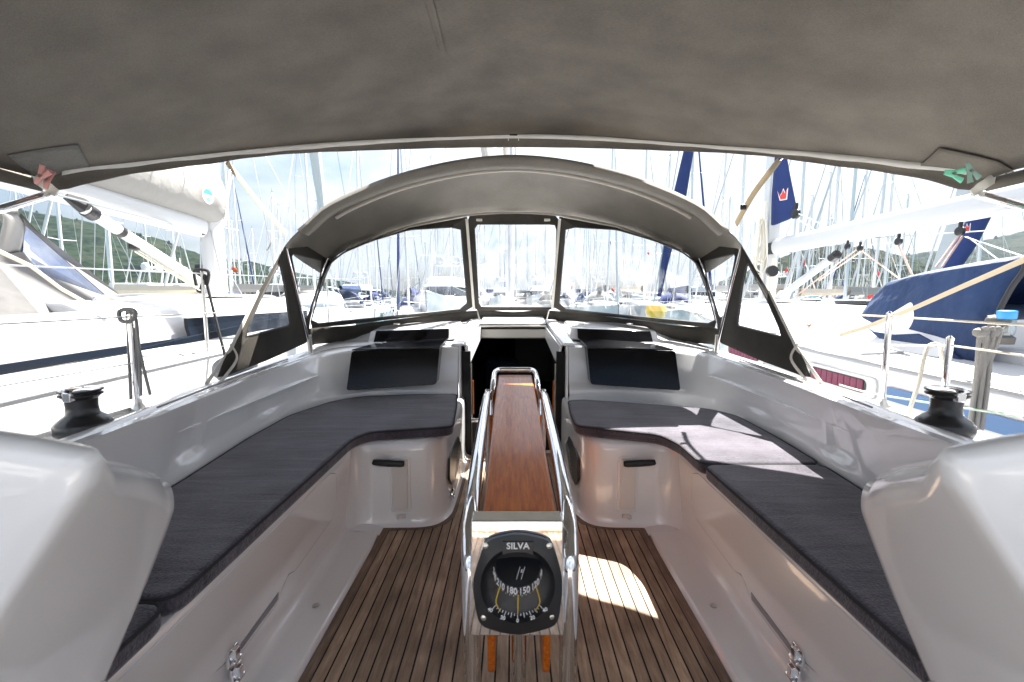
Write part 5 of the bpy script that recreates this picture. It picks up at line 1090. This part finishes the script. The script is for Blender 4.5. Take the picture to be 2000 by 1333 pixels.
# flags
def flag(px,py,Y,m_,lb,s=.5):
    t=tag(empty('flag',P(px,py,Y)),lb,'flag','small flags in the rigging'); s*=.55; t.rotation_euler=(0,.5,.6*(px%5))
    m=MB(); m.grid([[V((s*1.4*u,.10*s*math.sin(u*7),-s*.9*v-u*s*.25)) for u in [i/8 for i in range(9)]] for v in (0,.5,1)]); m.build('cloth',m_,t,solid=.01)
    MB().tube([(-.02,0,.15),(-.02,0,-s*1.5)],.012,5).build('halyard',wire,t)
for a in ((1572,506,26,red,'small red flag under the white boom, left one'),(1538,524,40,red,'tiny red flag just right of the mast with rope coils'),(1716,527,30,red,'red flag between bare masts right of the wooded hill'),(1266,492,30,red,'tiny red flag high in the right sprayhood window',.25),(1118,556,30,red,'small red flag at lower left of the right sprayhood window',.35),(1196,562,30,red,'small red flag low in the right sprayhood window',.35),(1192,468,34,navy,'small navy flag high in the right sprayhood window',.45),(455,520,20,orange,'orange life-ring cloth on a boat right of the left mast',.35),(357,443,30,red,'tiny red flag beneath the left yacht boom',.25),(214,540,18,red,'red flag on a stern beyond the left yacht cabin',.3),(1704,573,30,red,'small red flag low behind the right yacht deck',.5)): flag(*a)
o=MB().lathe([(.02,-.3),(.28,-.18),(.34,0),(.28,.18),(.02,.3)],16,P(1281,608,14)).build('mooring_buoy',yellow); tag(o,'round yellow buoy hung low in the right sprayhood window','buoy')
# rolled navy headsails standing at a slant
def roll(pts,r,lb,m_,em=None):
    t=tag(MB().tube([V(p) for p in pts],r,12).build('furled_sail',m_),lb,'furled sail','furled headsails'); return t
roll([P(1350,270,16),P(1325,395,16),P(1296,520,16),P(1288,580,16)],[.16,.24,.14,.06],'thick navy furled headsail slanting above the sprayhood right shoulder',navy)
rn=roll([P(1960,250,9),P(1925,400,9),P(1890,470,9),P(1855,530,9)],[.12,.17,.17,.13],'navy furled headsail with red crown, crossing the white boom at right',navy)
crown(1888,448,.75,8.80,rn)
roll([P(1915,260,11),P(1880,410,11),P(1835,540,11)],[.16,.2,.2],'pale furled headsail with tiny red crown, left of the navy one',aluw)
roll([P(612,270,20),P(622,350,20),P(632,430,20)],[.25,.22,.12],'white furled headsail just above the left shoulder of the sprayhood',aluw)
# stern line of pontoon between rows
m=MB(); m.box((0,68,WZ+.45),(150,2.2,.25)); tag(m.build('pontoon',mat('pontoon_grey',(.4,.38,.35),.8),smooth=False),kind='structure')
# haze
m=MB(); m.box((0,600,60),(2400,1700,124)); hz=m.build('haze',None or mat('hz_tmp',(1,1,1)),smooth=False); hz.data.materials.clear()
hm_=D.materials.new('haze_air'); hm_.use_nodes=True; nt=hm_.node_tree; nt.nodes.remove(nt.nodes['Principled BSDF']); pv=nt.nodes.new('ShaderNodeVolumePrincipled'); pv.inputs['Color'].default_value=(.62,.76,.95,1); pv.inputs['Density'].default_value=.00007; pv.inputs['Anisotropy'].default_value=.2
nt.links.new(pv.outputs[0],nt.nodes['Material Output'].inputs['Volume']); hz.data.materials.append(hm_); tag(hz,kind='stuff')

m=MB(); m.box((0,-30,WZ+.9),(300,44,1.9)); tag(m.build('unseen_quay',mat('quay_concrete',(.30,.285,.26),.85,var=(.6,.8,(.22,.21,.2))),smooth=False),kind='structure')  # unseen behind the camera, added for steel reflections and bounce light
MB().box((0,-2.3,.22),(2.4,.5,.44)).build('unseen_stern_seat',gel,own,bevel=.04,seg=3)  # out of view; added so the compass plate reflects something pale
MB().box((0,-2.3,.452),(2.2,.44,.02)).build('unseen_seat_slats',teakm,own,bevel=.004)  # slats of the same added, unseen seat

# deck details of both neighbours
nsk=mat('nonskid_grey',(.34,.345,.35),.8,bump=(250,.6,.003)); hat=mat('smoked_hatch',(.02,.025,.03),.15)
for y0,y1 in ((3.4,4.5),(4.7,5.8)):
    MB().hexa([V((XL+.2,y0,1.16)),V((XL+1.0,y0,1.13)),V((XL+.95,y1,1.13)),V((XL+.2,y1,1.16))],[V((XL+.2,y0,1.225)),V((XL+1.0,y0,1.17)),V((XL+.95,y1,1.17)),V((XL+.2,y1,1.225))]).build('nonskid_panel',nsk,nl,bevel=.01)
MB().box((XL+.75,5.2,1.19),(.5,.5,.05)).build('deck_hatch',hat,nl,bevel=.02)
MB().tube(smoothp([(XL+1.2,3.3,1.12),(XL+1.2,3.4,1.20),(XL+1.18,4.6,1.21),(XL+1.15,5.8,1.20),(XL+1.15,5.9,1.12)],4),.014,8).build('grab_rail',chromer,nl)
m=MB(); m.hexa([V((XL+hbL(0)-.42,-3,ztL(-3)+.01)),V((XL+hbL(0)-.08,-3,ztL(-3)-.0)),V((XL+hbL(5)-.08,5.5,ztL(5.5))),V((XL+hbL(5)-.42,5.5,ztL(5.5)+.01))],[V((XL+hbL(0)-.42,-3,ztL(-3)+.03)),V((XL+hbL(0)-.08,-3,ztL(-3)+.012)),V((XL+hbL(5)-.08,5.5,ztL(5.5)+.012)),V((XL+hbL(5)-.42,5.5,ztL(5.5)+.03))]); m.build('side_deck_nonskid',nsk,nl)
for y0,y1 in ((3.3,4.6),(4.8,6.2),(6.4,8.0)):
    m=MB(); m.hexa([V((XR-hbR(y0)+.10,y0,ztR(y0)+.03)),V((XR-hbR(y0)+.48,y0,ztR(y0)+.04)),V((XR-hbR(y1)+.48,y1,ztR(y1)+.04)),V((XR-hbR(y1)+.10,y1,ztR(y1)+.03))],[V((XR-hbR(y0)+.10,y0,ztR(y0)+.048)),V((XR-hbR(y0)+.48,y0,ztR(y0)+.062)),V((XR-hbR(y1)+.48,y1,ztR(y1)+.062)),V((XR-hbR(y1)+.10,y1,ztR(y1)+.048))]); m.build('side_deck_nonskid',nsk,nr)
m=MB(); m.tube([V((XR-hbR(y)+.03,y,ztR(y)+.045)) for y in [-3+.6*i for i in range(20)]],.016,6); m.build('toe_rail',chromer,nr)
m=MB(); m.tube([V((XR-1.35,y,ztR(y)+.12+.26)) for y in (4.9,5.6,6.6,7.4)],.014,6); m.build('grab_rail',chromer,nr)
for y in (5.2,6.6): MB().box((XR-.5,y,.60+.02*y+.42-max(0,y-6)*.05),(.5,.5,.05)).build('deck_hatch',hat,nr,bevel=.02)
for k,(a,b) in enumerate((((1470,622),(1690,628)),((1500,640),(1640,650)),((1560,660),(1700,700)))):
    MB().tube([P(*a,6.5),P(*b,4.4)],.008,5).build('deck_line',[wire,ropew,ropeg][k],nr)

# small cockpit fittings of our own yacht
for sx in(-1,1):
    for y in (1.2,1.55): MB().lathe([(.012,0),(.012,.003),(.004,.005)],14,(.76*sx,y,.0225)).build('sole_drain',chromer,own)
    MB().lathe([(.022,0),(.022,.006),(.015,.009)],18,(1.08*sx,2.975,.66),Matrix.Rotation(R(90),3,'X')).build('courtesy_light',chromer,own)
    MB().tube([V(((1.30)*sx,1.55,.797)),V((1.40*sx,2.2,.797)),V((1.44*sx,2.75,.80))],.004,6).build('coaming_seam',mat('groove_grey',(.3,.3,.31),.7),own)
    for y in (2.75,3.35): MB().box((1.66*sx,y,.69),(.035,.16,.03)).build('mooring_cleat',chrome,own,bevel=.01)
    MB().box((1.60*sx,2.4,.684),(.03,1.5,.018)).build('jib_track',chromer,own,bevel=.003)
